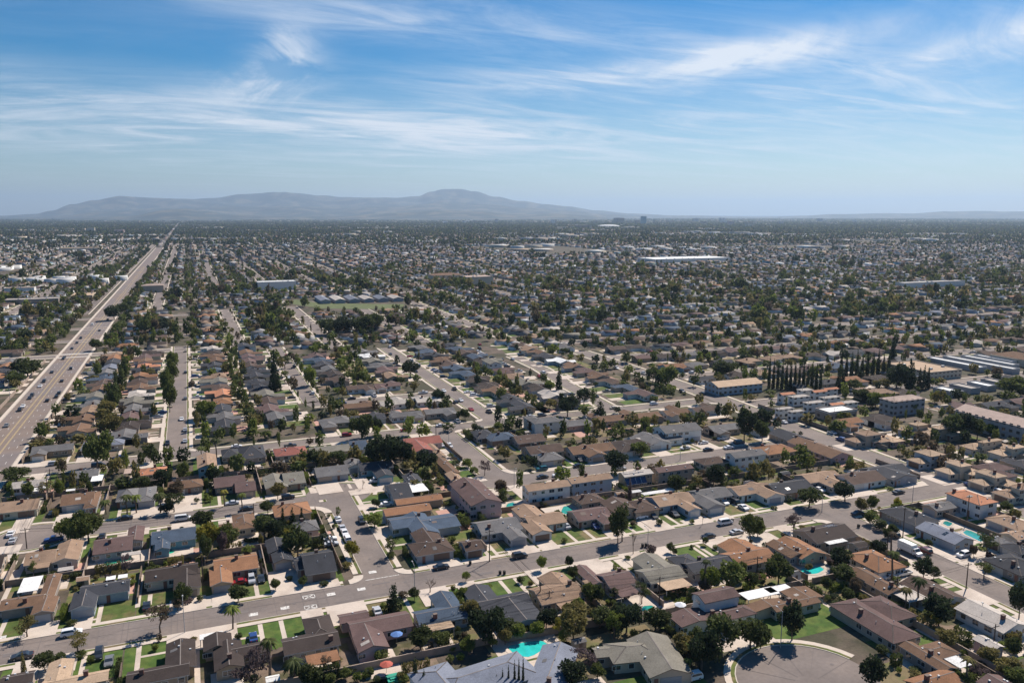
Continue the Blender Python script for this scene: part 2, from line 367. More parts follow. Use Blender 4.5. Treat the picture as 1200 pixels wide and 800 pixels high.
def add_house(roofk, wings, face, wallk='cream', two=False, lod=0, row=None, extras=(), name=None, seed=None):
    """wings: list of (x0,y0,x1,y1,axis,hip[,storeys]) in world metres. lod 0 near, 1 middle, 2 far."""
    rr = random.Random(seed if seed is not None else int(wings[0][0]*31+wings[0][1]*17))
    bx0 = min(w[0] for w in wings); by0 = min(w[1] for w in wings); bx1 = max(w[2] for w in wings); by1 = max(w[3] for w in wings)
    cx, cy = (bx0+bx1)/2, (by0+by1)/2
    root = bpy.data.objects.new(name or ('two_storey_house' if two else 'bungalow'), None); COL.objects.link(root); root.location = (cx, cy, 0)
    W = []
    for i, w in enumerate(wings):
        st = w[6] if len(w) > 6 else (2 if two else 1)
        ze = (2.65 if st == 1 else 5.3)+.023*i
        r = [w[0]-cx, w[1]-cy, w[2]-cx, w[3]-cy]
        W.append(dict(r=r, axis=w[4], hip=w[5], ze=ze, pitch=PITCH-.012*i, st=st))
    m = W[0]
    for w in W[1:]:      # carry a crossing wing into the main roof
        if w['axis'] != m['axis'] and w['st'] == m['st']:
            r, q = w['r'], m['r']
            if w['axis'] == 'y' and r[0] < q[2] and r[2] > q[0]:
                mid = (q[1]+q[3])/2
                if (r[1]+r[3])/2 < mid: r[3] = max(r[3], mid) if r[3] > q[1]-2.5 else r[3]
                else: r[1] = min(r[1], mid) if r[1] < q[3]+2.5 else r[1]
                h = (r[2]-r[0])/2; hm = (q[3]-q[1])/2
            elif w['axis'] == 'x' and r[1] < q[3] and r[3] > q[1]:
                mid = (q[0]+q[2])/2
                if (r[0]+r[2])/2 < mid: r[2] = max(r[2], mid) if r[2] > q[0]-2.5 else r[2]
                else: r[0] = min(r[0], mid) if r[0] < q[2]+2.5 else r[0]
                h = (r[3]-r[1])/2; hm = (q[2]-q[0])/2
            else: continue
            w['pitch'] = min(w['pitch'], (m['ze']+hm*m['pitch']-.12-w['ze'])/max(h, .5))
            w['pitch'] = max(w['pitch'], .12)
    oh = .45
    for w in W: x0, y0, x1, y1 = w['r']; w['wr'] = (x0+oh, y0+oh, x1-oh, y1-oh)
    wm = MB(); rm = MB()
    for w in W:
        x0, y0, x1, y1 = w['wr']; zt = w['ze']+oh*w['pitch']-.17
        wm.box(x0, y0, 0, x1, y1, zt-.001)
        if not w['hip']:
            if w['axis'] == 'x':
                zp = w['ze']+(w['r'][3]-w['r'][1])/2*w['pitch']-.17; ym = (y0+y1)/2
                wm.face([(x0, y1, zt-.002), (x0, y0, zt-.002), (x0, ym, zp)]); wm.face([(x1, y0, zt-.002), (x1, y1, zt-.002), (x1, ym, zp)])
            else:
                zp = w['ze']+(w['r'][2]-w['r'][0])/2*w['pitch']-.17; xm = (x0+x1)/2
                wm.face([(x0, y0, zt-.002), (x1, y0, zt-.002), (xm, y0, zp)]); wm.face([(x1, y1, zt-.002), (x0, y1, zt-.002), (xm, y1, zp)])
        roof_faces(rm, w['r'], w['axis'], w['hip'], w['ze'], w['pitch'])
    wall = wm.build('walls', WALL[wallk], root)
    roof = rm.build('roof', [ROOF[roofk], M_trim if rr.random() < .6 else M_trimd, M_cap if roofk not in ('tan', 'sand', 'white', 'pale') else ROOF[roofk]], root)
    def rz(x, y): return max(roof_z(w, x, y) for w in W)
    def free_wall(w, x, y): return all(o is w or not inside(o, x, y, .3) for o in W)
    d = DIRS[face]
    # wall slots: (wing, side, centre, length)
    def slots(side):
        out = []
        for w in W:
            x0, y0, x1, y1 = w['wr']
            if side in 'SN':
                y = y0 if side == 'S' else y1; n = int((x1-x0)/.8)
                cand = [(x0+(k+.5)*(x1-x0)/n) for k in range(n)] if n else []
                ok = [x for x in cand if free_wall(w, x, y+(-.2 if side == 'S' else .2))]
                out += [(w, x, y) for x in ok]
            else:
                x = x0 if side == 'W' else x1; n = int((y1-y0)/.8)
                cand = [(y0+(k+.5)*(y1-y0)/n) for k in range(n)] if n else []
                ok = [y for y in cand if free_wall(w, x+(-.2 if side == 'W' else .2), y)]
                out += [(w, x, y) for y in ok]
        return out
    def panel(mb, side, x, y, z0, z1, hw, t0, t1, m=0):
        if side == 'S': mb.box(x-hw, y-t1, z0, x+hw, y-t0, z1, m, True)
        if side == 'N': mb.box(x-hw, y+t0, z0, x+hw, y+t1, z1, m, True)
        if side == 'W': mb.box(x-t1, y-hw, z0, x-t0, y+hw, z1, m, True)
        if side == 'E': mb.box(x+t0, y-hw, z0, x+t1, y+hw, z1, m, True)
    used = []
    # garage: front-most wing
    gx = None
    fr = slots(face)
    if fr:
        val = lambda s: s[1]*d[0]+s[2]*d[1]
        best = max(W, key=lambda w: max([val(s) for s in fr if s[0] is w] or [-99])+(0 if min(w['r'][2]-w['r'][0], w['r'][3]-w['r'][1]) > 4.5 else -50))
        ss = [s for s in fr if s[0] is best]
        if ss:
            mx = sum(s[1] for s in ss)/len(ss); my = sum(s[2] for s in ss)/len(ss)
            ln = .8*len(ss)
            if ln > 9:   # wide wing: garage at one end
                k = 2.9 if rr.random() < .5 else ln-2.9
                if face in 'SN': mx = min(s[1] for s in ss)-.4+k
                else: my = min(s[2] for s in ss)-.4+k
            hw = min(2.4, ln/2-.3)
            if hw > 1:
                gmb = MB(); panel(gmb, face, mx, my, .02, 2.15, hw, .004, .07)
                for k in range(1, 4): panel(gmb, face, mx, my, .5*k, .5*k+.03, hw-.05, .07, .09)
                gmb.build('garage_door', rr.choice(M_gars), root); used.append((mx, my, hw+.4)); gx = (cx+mx, cy+my, hw)
    def ok(x, y, h=.9): return all(abs(x-a)+abs(y-b) > c+h for a, b, c in used)
    if lod < 2:
        cand = [s for s in fr if ok(s[1], s[2], .5)]
        if cand and lod == 0:
            w, x, y = rr.choice(cand); dmb = MB(); panel(dmb, face, x, y, .05, 2.1, .45, .004, .06); dmb.build('front_door', M_door, root); used.append((x, y, .6))
        sides = ('S', 'E' if cx < 0 else 'W') if lod else ('S', 'W', 'E', 'N')
        for side in sides:
            sl = slots(side); last = None; cnt = 0
            for w, x, y in sl:
                if not ok(x, y): continue
                if last and abs(last[0]-x)+abs(last[1]-y) < 2.9: continue
                if last is None and rr.random() < .5: continue
                hw = rr.choice((.6, .75, .95)); last = (x, y); cnt += 1
                if cnt > (4 if lod == 0 else 2): break
                for z in ([1.0] if w['st'] == 1 else [1.0, 3.7]):
                    fmb = MB(); pm = MB()
                    hh = rr.choice((.95, 1.1))
                    panel(fmb, side, x, y, z-.08, z+hh+.08, hw+.09, .004, .045); panel(pm, side, x, y, z, z+hh, hw, .046, .07)
                    if hw > .7: panel(pm, side, x, y, z, z+hh, .03, .071, .085, 1)
                    if lod == 0:
                        fo = fmb.build('window', M_frame, root); pm.build('pane', [M_glass, M_frame], fo)
                    else:
                        i = len(fmb.v); fmb.v += pm.v; fmb.f += [tuple(i+q for q in f) for f in pm.f]; fmb.m += [1 if q == 0 else 0 for q in pm.m]
                        fmb.build('window', [M_frame, M_glass], root)
    # roof furniture
    if lod < 2:
        q = m['r']
        if rr.random() < (.65 if lod == 0 else .3):
            x = rr.uniform(q[0]+1.5, q[2]-1.5); y = rr.uniform(q[1]+1.5, q[3]-1.5); z = rz(x, y)
            c = MB(); c.box(x-.45, y-.35, z-.6, x+.45, y+.35, z+1.0, 0); c.box(x-.52, y-.42, z+1.0, x+.52, y+.42, z+1.1, 1, True); c.build('chimney', [M_brick, M_trimd], roof)
        if lod == 0 and rr.random() < .45:      # roof repair or shade panel
            w = rr.choice(W); q = w['r']
            if q[2]-q[0] > 6 and q[3]-q[1] > 6:
                x = rr.uniform(q[0]+1.5, (q[0]+q[2])/2-2.6) if w['axis'] == 'y' else rr.uniform(q[0]+1.5, q[2]-4); y = rr.uniform(q[1]+1.2, (q[1]+q[3])/2-2) if w['axis'] == 'x' else rr.uniform(q[1]+1.5, q[3]-4)
                a, b = rr.uniform(.8, 2.2), rr.uniform(.8, 1.6)
                cs = [(x, y), (x+a, y), (x+a, y+b), (x, y+b)]
                if all(abs(roof_z(w, *p)-rz(*p)) < .01 for p in cs):
                    c = MB(); c.face([(px_, py_, rz(px_, py_)+.05) for px_, py_ in cs]); c.build('roof_panel', rr.choice((M_trimd, M_glass, ROOF['pale'], ROOF['grey'])), roof)
        for k in range(rr.choice((3, 4, 5, 6)) if lod == 0 else 2):
            w = rr.choice(W); q = w['r']
            if q[2]-q[0] < 3 or q[3]-q[1] < 3: continue
            x = rr.uniform(q[0]+1, q[2]-1); y = rr.uniform(q[1]+1, q[3]-1); z = rz(x, y)
            c = MB()
            if rr.random() < .5: c.box(x-.2, y-.2, z-.15, x+.2, y+.2, z+.28, 0)
            else: c.cyl((x, y, z-.2), (x, y, z+.5), .08, .08, 6)
            c.build('roof_vent', M_vent, roof)
    for e in extras:
        kind = e[0]
        if kind == 'solar':       # solar, x0,y0,x1,y1 world on roof
            x0, y0, x1, y1 = e[1]-cx, e[2]-cy, e[3]-cx, e[4]-cy; c = MB()
            zz = [max(rz(x, y), 2.5)+.12 for x, y in ((x0, y0), (x1, y0), (x1, y1), (x0, y1))]
            c.face([(x0, y0, zz[0]), (x1, y0, zz[1]), (x1, y1, zz[2]), (x0, y1, zz[3])])
            for k in range(1, 4):
                t = k/4; xx = x0+(x1-x0)*t
                c.face([(xx-.05, y0, zz[0]+.012), (xx+.05, y0, zz[1]+.012), (xx+.05, y1, zz[2]+.012), (xx-.05, y1, zz[3]+.012)], 1)
            for (a, b, za), (p, q_, zb) in (((x0, y0, zz[0]), (x1, y0, zz[1])), ((x0, y1, zz[3]), (x0, y0, zz[0]))):
                c.face([(a, b, za-.12), (p, q_, zb-.12), (p, q_, zb), (a, b, za)], 1)
            c.build('solar_panel', [M_solar, M_frame], roof)
        elif kind == 'cover':     # flat patio cover: world rect, height, roof colour key
            x0, y0, x1, y1 = e[1]-cx, e[2]-cy, e[3]-cx, e[4]-cy; z = e[5]
            c = MB(); c.box(x0, y0, z-.12, x1, y1, z, 0, True)
            for x, y in ((x0+.15, y0+.15), (x1-.15, y0+.15), (x0+.15, y1-.15), (x1-.15, y1-.15)): c.box(x-.07, y-.07, 0, x+.07, y+.07, z-.13, 1)
            c.build('patio_cover', [ROOF[e[6]], M_trim], root)
    OCC.append((bx0-1.5, by0-1.5, bx1+1.5, by1+1.5))
    H = dict(o=root, x=cx, y=cy, roof=roofk, wall=wallk, two=two, row=row, bb=(bx0, by0, bx1, by1), gx=gx, face=face, hip=W[0]['hip'], lod=lod, nw=len(W), extras=[e[0] for e in extras], rr=rr)
    HOUSES.append(H); return H
# rows: facing, kerb coordinate, phrase, ordering
ROWS = {
 'A': ('N', 196.5, 'on the near side of the foreground street', 'u'),
 'B': ('S', 206.9, 'on the far side of the foreground street', 'u'),
 'C': ('N', 271.6, 'on the near side of the left cul-de-sac street', 'u'),
 'D': ('S', 281.6, 'on the far side of the left cul-de-sac street', 'u'),
 'N': ('W', 48.9, 'up the right side of the short side street', 'v'),
 'L': ('E', 191.0, 'up the left side of the lower right street', 'v'),
 'R': ('W', 201.4, 'up the right side of the lower right street', 'v'),
 'K': ('S', 112., 'around the bottom right turning circle', 'u'),
 'O': ('E', 100.4, 'up the left side of the short central street', 'v'),
 'P': ('N', 265.2, 'on the near side of the central cross street', 'u'),
 'Q': ('S', 274.8, 'on the far side of the central cross street', 'u'),
 'U': ('N', 346.9, 'on the near side of the long middle cross street', 'u'),
 'T': ('W', 270., 'behind the long block wall at right', 'v'),
 'Z': ('S', 0., 'in the left half', 'u'),
}
def px(w, z=None):
    st = w[6] if len(w) > 6 else 1; z = 2.65 if st == 1 else 5.3
    if z is None: z = 2.65
    a = g(w[0], w[1], z); b = g(w[2], w[3], z)
    return a[0], a[1], b[0], b[1]
def H_(row, roofk, wallk, wings, ex=(), two=False, face=None, pool=None):
    ws = []
    for w in wings:
        ax = w[4][0]; hip = 'h' in w[4]; st = 2 if (two or '2' in w[4]) else 1
        x0, y0, x1, y1 = px((*w[:4], 0, 0, st))
        for nm, a, b in (('x', x0, x1), ('y', y0, y1)):
            if b-a < 3.2:
                c = (a+b)/2; a, b = c-2.2, c+2.2
                if nm == 'x': x0, x1 = a, b
                else: y0, y1 = a, b
        if min(x1-x0, y1-y0) > 11.5:
            if ax == 'x': y1 = y0+11.5
            else: x1 = x0+11.5
        if x1-x0 > 27: x1 = x0+27
        if y1-y0 > 27: y0 = y1-27
        ws.append((x0, y0, x1, y1, ax, hip, st))
    exs = []
    for e in ex:
        if e[0] == 'cover':
            z = e[5] if len(e) > 6 else 2.4; x0, y0 = g(e[1], e[2], z); x1, y1 = g(e[3], e[4], z)
            if x1-x0 < 2: x1 = x0+2.5
            if y1-y0 < 2: y1 = y0+2.5
            exs.append(('cover', x0, y0, x1, y1, z+.35, e[-1]))
        else:
            z = e[5]; x0, y0 = g(e[1], e[2], z); x1, y1 = g(e[3], e[4], z); exs.append(('solar', x0, y0, x1, y1))
    return add_house(roofk, ws, face or ROWS[row][0], wallk, two, 0, row, exs)
HH = [
# A: near side of foreground street
('A','dark','beige',[(-2,806,43,784,'x')]),
('A','sand','beige',[(46,812,129,783,'x'),(53,792,88,771,'y')]),
('A','dark','tanw',[(147,805,222,773,'x'),(193,786,229,748,'y')]),
('A','dark','tanw',[(251,787,283,750,'y'),(238,764,271,741,'y'),(286,768,317,749,'x')],[('cover',234,751,261,740,'white')]),
('A','dark','cream',[(333,768,393,736,'x'),(358,741,386,719,'yh')],[('cover',361,782,395,762,'rust')]),
('A','mauve','pink',[(413,747,475,715,'x'),(420,765,449,741,'y'),(399,731,429,714,'x')]),
('A','blue','lblue',[(492,734,538,706,'x'),(509,709,530,693,'y')],[('cover',500,742,528,728,'sand')]),
('A','char','lblue',[(566,718,612,692,'x'),(594,735,620,702,'y'),(548,701,572,685,'y')]),
('A','tan','tanw',[(635,709,667,680,'x'),(639,687,660,671,'y')],[('cover',658,715,677,703,'tan')]),
('A','mauve','greyw',[(715,689,728,667,'x'),(694,686,687,662,'y')],[('cover',728,701,739,686,'mauve'),('cover',688,687,684,681,'tan')]),
('A','olive','cream',[(763,684,785,660,'x'),(754,666,770,649,'y')],[('cover',781,693,800,678,'sand')]),
('A','char','greyw',[(814,673,846,649,'x'),(792,661,806,648,'yh')]),
('A','rust','cream',[(866,664,887,640,'x'),(857,649,873,632,'y')],[('solar',866,654,861,649,3.6)]),
('A','chestnut','greyw',[(927,654,916,633,'y')]),
('A','rust','beige',[(939,655,934,630,'y')]),
('A','dark','beige',[(958,637,973,612,'x'),(1003,641,1009,634,'x')],[('cover',972,639,982,629,'white'),('solar',970,620,975,615,3.8)]),
# lower right street, left side
('L','rust','white',[(1030,671,1022,643,'yh')]),
('L','chestnut','tanw',[(1041,697,1034,677,'y'),(1020,684,1012,665,'y')],[('cover',1066,707,1062,686,'pale')]),
('L','brown','white',[(1103,709,1083,676,'y')]),
('L','pale','white',[(1176,742,1149,704,'y')]),
('L','pale','pink',[(1165,762,1153,744,'y')]),
# turning circle
('K','mauve','beige',[(1047,754,1003,700,'yh'),(1045,729,1032,697,'yh')]),
('K','chestnut','stone',[(1108,787,1067,752,'y'),(1102,772,1100,750,'xh')],[('cover',1125,784,1120,769,'white')]),
('K','rust','stone',[(1085,814,1104,783,'x')]),
('K','mauve','stone',[(1180,820,1170,790,'y')]),
('K','chestnut','cream',[(910,717,950,697,'x'),(884,716,912,700,'y'),(930,703,944,686,'y')],[('cover',877,704,902,688,'white'),('cover',903,696,920,685,'white')]),
('K','mauve','white',[(832,731,872,707,'xh'),(826,707,851,686,'x2'),(799,735,822,711,'y')]),
# B: far side of foreground street
('B','chestnut','stone',[(-2,716,55,694,'x'),(35,721,69,700,'y'),(44,704,73,672,'y')],[('cover',20,696,51,675,'white')]),
('B','char','lblue',[(92,701,154,677,'x'),(80,716,115,698,'y')],[('cover',124,681,136,675,'white'),('cover',138,679,150,673,'white')]),
('B','dark','cream',[(169,683,232,658,'x'),(203,693,235,672,'y')]),
('B','rust','tanw',[(251,673,300,648,'x'),(246,687,272,670,'y')]),
('B','char','beige',[(320,660,341,645,'y'),(314,649,333,630,'y')]),
('B','char','stone',[(358,674,385,643,'x'),(347,668,362,652,'x')]),
('B','brown','greyw',[(487,652,522,630,'xh'),(492,641,510,620,'y')]),
('B','brown','greyw',[(546,646,558,631,'x')]),
('B','grey','greyw',[(565,627,598,605,'x'),(598,633,606,617,'y')]),
('B','tan','white',[(622,618,650,599,'x'),(624,627,636,612,'y'),(612,608,626,592,'y')]),
('B','mauve','beige',[(678,611,702,593,'x'),(707,614,712,601,'yh')]),
('B','brown','beige',[(745,601,755,584,'xh'),(722,602,733,584,'y')]),
('B','tan','lblue',[(773,594,797,576,'x'),(807,599,805,586,'y')],[('cover',755,581,785,574,'white')]),
('B','grey','greyw',[(823,586,840,570,'x'),(829,596,834,583,'y')]),
('B','tan','white',[(866,581,889,565,'x'),(898,584,891,566,'y')]),
('B','char','tanw',[(913,580,921,557,'x')]),
('B','tan','greyw',[(950,566,967,551,'x'),(975,571,978,560,'y')]),
('B','brown','white',[(1000,568,1007,549,'x')]),
('B','char','greyw',[(1028,558,1045,543,'x'),(1047,563,1052,549,'y')]),
# C
('C','dark','beige',[(-17,668,8,648,'x')]),
('C','tan','cream',[(27,663,70,642,'x'),(60,660,99,633,'y')],[('cover',38,668,60,658,'tan')]),
('C','mauve','greyw',[(108,650,158,626,'x'),(148,634,170,616,'y')],[('cover',142,653,165,647,'pale')]),
('C','blue','teal',[(177,638,230,616,'x'),(181,645,200,632,'y')]),
('C','chestnut','cream',[(257,626,279,611,'x'),(274,621,297,600,'yh')],[('cover',258,630,273,623,'pinkish')]),
('C','rust','tanw',[(322,606,360,586,'xh')]),
('C','grey','cream',[(347,624,370,608,'xh')]),
# D
('D','tan','cream',[(-6,602,52,581,'x')]),
('D','chestnut','greyw',[(70,593,114,575,'x'),(97,596,119,575,'yh')]),
('D','grey','greyw',[(135,588,163,571,'xh'),(160,588,184,569,'yh')]),
('D','chestnut','stone',[(196,574,238,560,'xh')]),
('D','mauve','stone',[(251,572,286,556,'x'),(276,577,298,563,'x')]),
('D','olive','tanw',[(333,568,353,552,'x'),(311,573,333,556,'y')]),
('D','grey','greyw',[(371,559,402,542,'x')],),
('D','char','teal',[(422,552,455,539,'x'),(442,560,455,548,'y')]),
('D','grey','white',[(407,548,421,538,'y')]),
# N: right side of short side street
('N','char','greyw',[(461,585,472,565,'x')],[('cover',482,578,493,564,'white')]),
('N','char','lblue',[(478,566,489,555,'y')]),
('N','rust','tanw',[(465,592,514,578,'x'),(452,605,500,589,'x')]),
('N','blue','greyw',[(486,628,498,601,'y'),(461,620,482,603,'x'),(504,621,528,601,'x')]),
# O
('O','tan','cream',[(514,536,508,520,'y')]),
('O','chestnut','tanw',[(526,556,521,536,'y')]),
('O','tan','pink',[(533,567,535,553,'y')]),
('O','mauve','pink',[(552,593,561,562,'y2')]),
('U','red','pink',[(476,523,510,510,'x'),(484,531,500,518,'y')]),
# P
('P','tan','white',[(619,576,660,562,'x')],[],True),
('P','tan','lblue',[(670,567,709,554,'x')],[],True),
('P','pale','tanw',[(732,559,757,549,'x')],[('solar',735,558,754,552,6.0)],True),
('P','mauve','beige',[(772,554,803,543,'x')],[('solar',788,553,800,548,6.6)],True),
('P','brown','cream',[(825,545,842,534,'xh')]),
('P','grey','white',[(862,537,885,526,'x')],[],True),
('P','rust','cream',[(900,533,914,519,'xh')]),
('P','char','beige',[(931,519,926,504,'y')]),
('P','chestnut','pink',[(974,537,953,513,'y')]),
('P','brown','stone',[(681,591,697,577,'xh')]),
# R: right side of lower right street
('R','char','stone',[(1073,616,1057,592,'yh')]),
('R','grey','beige',[(1098,599,1103,587,'x')]),
('R','slate','lblue',[(1119,638,1096,613,'y')]),
('R','char','stone',[(1197,675,1184,647,'yh')]),
('R','char','greyw',[(1197,649,1186,634,'yh')]),
('R','tile','white',[(1148,592,1130,573,'yh')],[],True),
('R','tan','cream',[(1193,622,1178,602,'yh')]),
('R','tan','cream',[(1193,633,1186,621,'x')]),
('R','grey','cream',[(1172,638,1164,626,'yh')]),
# Q
('Q','char','stone',[(560,514,571,503,'xh')]),
('Q','blue','stone',[(575,517,590,502,'xh')]),
('Q','brown','stone',[(607,520,628,508,'x')]),
('Q','brown','beige',[(622,533,645,517,'x'),(630,538,640,528,'y')]),
('Q','grey','cream',[(634,541,650,529,'xh')]),
('Q','chestnut','greyw',[(672,533,698,513,'x'),(690,536,694,522,'y')]),
('Q','dark','beige',[(712,528,740,508,'xh'),(728,530,736,516,'yh')]),
('Q','grey','white',[(745,521,768,499,'x'),(762,522,766,508,'y')]),
('Q','grey','white',[(780,508,800,493,'x')],[],True),
# U: near side of the middle street
('U','pale','white',[(12,573,55,561,'x')],[('cover',36,577,54,571,'white')]),
('U','grey','greyw',[(84,561,118,549,'x')],[('cover',106,565,122,556,'white')]),
('U','tile','cream',[(157,558,196,546,'xh')],[('cover',145,556,158,549,'pinkish')]),
('U','tan','teal',[(231,549,253,532,'y')],[],True),
('U','char','stone',[(281,538,308,521,'xh'),(260,536,279,525,'xh')]),
('U','red','cream',[(323,535,357,522,'xh')]),
('U','olive','cream',[(364,533,410,520,'x')]),
('U','blue','lblue',[(412,528,425,516,'x')]),
]
for h in HH: H_(*h)
def rect3(u, v, unr, ufl, h, sy=None):
    x0, y0 = g(u, v, h); sx = 3.
    while inv(x0+sx, y0, h)[0] < unr and sx < 300: sx += .5
    if sy is None:
        sy = 3.
        while abs(inv(x0, y0+sy, h)[0]-u) < abs(ufl-u) and sy < 300: sy += .5
    return x0, y0, x0+sx, y0+sy
for rk, wk, q, ax, hip, two in (('sand','lblue',(1091,535,1109,1070),'x',False,True),('sand','cream',(1126,547,1140,1107),'y',False,True),('sand','cream',(1167,560,1181,1142),'y',True,True),('sand','cream',(1075,499,1089,1064),'y',True,True),
    ('sand','tanw',(1101,503,1116,1091),'y',True,True),('sand','cream',(1152,519,1176,1148),'x',False,True),('sand','cream',(1187,526,1203,1177),'x',True,True),('tan','beige',(1015,511,1034,1001),'y',True,True),('sand','pink',(1035,517,1048,1025),'x',True,False),('tan','cream',(1197,574,1216,1184),'y',True,True)):
    r = rect3(*q, 5.3 if two else 2.65); ws = [(r[0], r[1], r[2], r[3], ax, True)]
    w_ = r[2]-r[0]; ws.append((r[0]-4.5, r[1]+.5, r[0]+w_*.5, r[1]+8, 'x', True, 1)); ws.append((r[2]-4, r[1]-3, r[2]+3.5, r[1]+7, 'y', True, 1))
    add_house(rk, ws, 'W', wk, two, 0, 'T', ())
# the house with pale blue roofs round a pool at the bottom edge (turned a little off the grid)
def rot_house(roofk, wallk, cxy, rz, wings, two=False, extras=(), row='K', face='S'):
    h = add_house(roofk, [(w[0]+cxy[0], w[1]+cxy[1], w[2]+cxy[0], w[3]+cxy[1], w[4], w[5]) for w in wings], face, wallk, two, 0, row, extras)
    o = h['o']; v = Vector((o.location.x-cxy[0], o.location.y-cxy[1], 0)); c, s = math.cos(rz), math.sin(rz)
    o.location = (cxy[0]+c*v.x-s*v.y, cxy[1]+s*v.x+c*v.y, 0); o.rotation_euler.z = rz; h['rz'] = rz
    return h
rot_house('slate', 'white', g(560, 790, 2.65), math.radians(8), [(-11, -7, 12, 4, 'x', True), (-13, -8, -3.5, 8, 'y', True)], row='A', face='E')
rot_house('slate', 'white', g(648, 783, 2.65), math.radians(-36), [(-4.2, -9, 4.2, 9, 'y', False)], row='A', face='E')
rot_house('olive', 'beige', g(772, 768, 2.65), math.radians(-12), [(-5, -8, 5.0, 8, 'y', False), (-11, -1.5, 1, 7, 'x', True), (-14, 1.5, -10, 6, 'x', False)], row='K', face='S')
# ------------------------------------------------------------------ special larger buildings
def cyl_box(*a): pass
def big(name, cat, label, poly, h, wallk, roofk, kind='flat', group=None, floors=1, ax='x', win=True, sz=None):
    """poly: (uNL,vNL,uFR,vFR) at roof height, or world rectangle when sz given"""
    if sz: x0, y0, x1, y1 = sz
    elif kind[-1] == '3': kind = kind[:-1]; x0, y0, x1, y1 = rect3(*poly, h)
    else:
        x0, y0 = g(poly[0], poly[1], h); x1, y1 = g(poly[2], poly[3], h)
        if x1-x0 < 6: c = (x0+x1)/2; x0, x1 = c-5, c+5
        if y1-y0 < 6: c = (y0+y1)/2; y0, y1 = c-6, c+6
        y1 = min(y1, y0+max(12, .45*(x1-x0)))
    cx, cy = (x0+x1)/2, (y0+y1)/2; a, b = (x1-x0)/2, (y1-y0)/2
    rt = bpy.data.objects.new(name, None); COL.objects.link(rt); rt.location = (cx, cy, 0); tag(rt, label, cat, group)
    w = MB()
    if kind == 'flat':
        w.box(-a, -b, 0, a, b, h-.3); w.build('walls', WALL[wallk], rt)
        r = MB(); r.box(-a-.1, -b-.1, h-.3, a+.1, b+.1, h, 0); r.box(-a-.12, -b-.12, h, a+.12, -b+.2, h+.5, 1); r.box(-a-.12, b-.2, h, a+.12, b+.12, h+.5, 1)
        r.box(-a-.12, -b+.2, h, -a+.2, b-.2, h+.5, 1); r.box(a-.2, -b+.2, h, a+.12, b-.2, h+.5, 1); r.build('roof', [ROOF[roofk], WALL[wallk]], rt)
        q = random.Random(int(cx))
        for k in range(0 if 'office' in name or 'carport' in name else min(8, 2+int(a*b/150))):
            u = MB(); x, y = q.uniform(-a+2, a-2), q.uniform(-b+2, b-2); u.box(x-.9, y-.7, h, x+.9, y+.7, h+1.1); u.build('rooftop_unit', M_vent, rt)
    else:
        w.box(-a+.5, -b+.5, 0, a-.5, b-.5, h-.03)
        if kind == 'gable':
            if ax == 'x': w.face([(-a+.5, b-.5, h-.03), (-a+.5, -b+.5, h-.03), (-a+.5, 0, h+b*.3-.1)]); w.face([(a-.5, -b+.5, h-.03), (a-.5, b-.5, h-.03), (a-.5, 0, h+b*.3-.1)])
            else: w.face([(-a+.5, -b+.5, h-.03), (a-.5, -b+.5, h-.03), (0, -b+.5, h+a*.3-.1)]); w.face([(a-.5, b-.5, h-.03), (-a+.5, b-.5, h-.03), (0, b-.5, h+a*.3-.1)])
        w.build('walls', WALL[wallk], rt)
        r = MB(); roof_faces(r, (-a, -b, a, b), ax, kind == 'hip', h, .3 if min(a, b) < 12 else .16); r.build('roof', [ROOF[roofk], M_trim, M_cap], rt)
    if win:
        dpt = depth(cx, cy); cnt = 0; step = 3.2 if dpt < 700 else 6
        e = 0 if kind == 'flat' else .5
        for f in range(floors):
            z = 1+f*2.8
            for side in 'SW':
                L = a if side == 'S' else b; n = int(2*L/step)
                for k in range(n):
                    if cnt > 70: break
                    t = -L+(k+.5)*2*L/n; m = MB(); cnt += 1
                    if side == 'S': m.box(t-.8, -b+e-.06, z, t+.8, -b+e-.005, z+1.3, 0, True)
                    else: m.box(-a+e-.06, t-.8, z, -a+e-.005, t+.8, z+1.3, 0, True)
                    m.build('window', M_glass, rt)
    OCC.append((x0-3, y0-3, x1+3, y1+3)); return rt
big('office_building','building','low white flat roofed office with dark glass sides beside the right hand road',(972,484,1004,956),4.2,'stone','white','flat3',None,1)
big('apartment_block','building','three storey apartment block with pinkish hip roof behind the white office',(1048,471,1086,1030),7.6,'greyw','pinkish','hip3',None,3)
big('apartment_block','building','very long apartment block with pink shingle roof at the right edge',(1215,505,1243,1118),7.4,'greyw','pinkish','gable3',None,3,'y')
big('church_hall','building','long two storey hall with tan roof right of centre',(842,454,895,825),5.0,'lblue','sand','gable3',None,2)
big('school_building','building','long pale roofed two storey block behind the cypress row at right',(1090,437,1127,1037),4.8,'cream','sand','flat3',None,2,'y')
big('shopping_mall','building','large brownish roofed complex in the upper centre',(508,323,544,501),7,'cream','chestnut','hip3',None,1,win=False)
big('shopping_mall','building','pinkish roofed tall complex with cream walls in the upper centre',(547,325,578,539),12,'cream','pinkish','flat3',None,1,win=False)
for k, q in enumerate([(1148,431,1156,1086),(1187,433,1195,1105),(1187,428,1194,1126),(1186,424,1192,1142)]):
    big('carport','building','long white roofed carport, '+ordn(k+1)+' from the left in the rear rows at right',q,3.2,'greyw','white','flat3','white carports at right',1,win=False)
for k, q in enumerate([(1118,460,1129,1094),(1138,456,1149,1113),(1158,453,1168,1134),(1176,450,1186,1150)]):
    big('carport','building','long pale carport, '+ordn(k+1)+' from the left in the front rows at right',q,3.0,'greyw','pale' if k % 2 else 'white','flat3','pale carports at right',1,win=False)
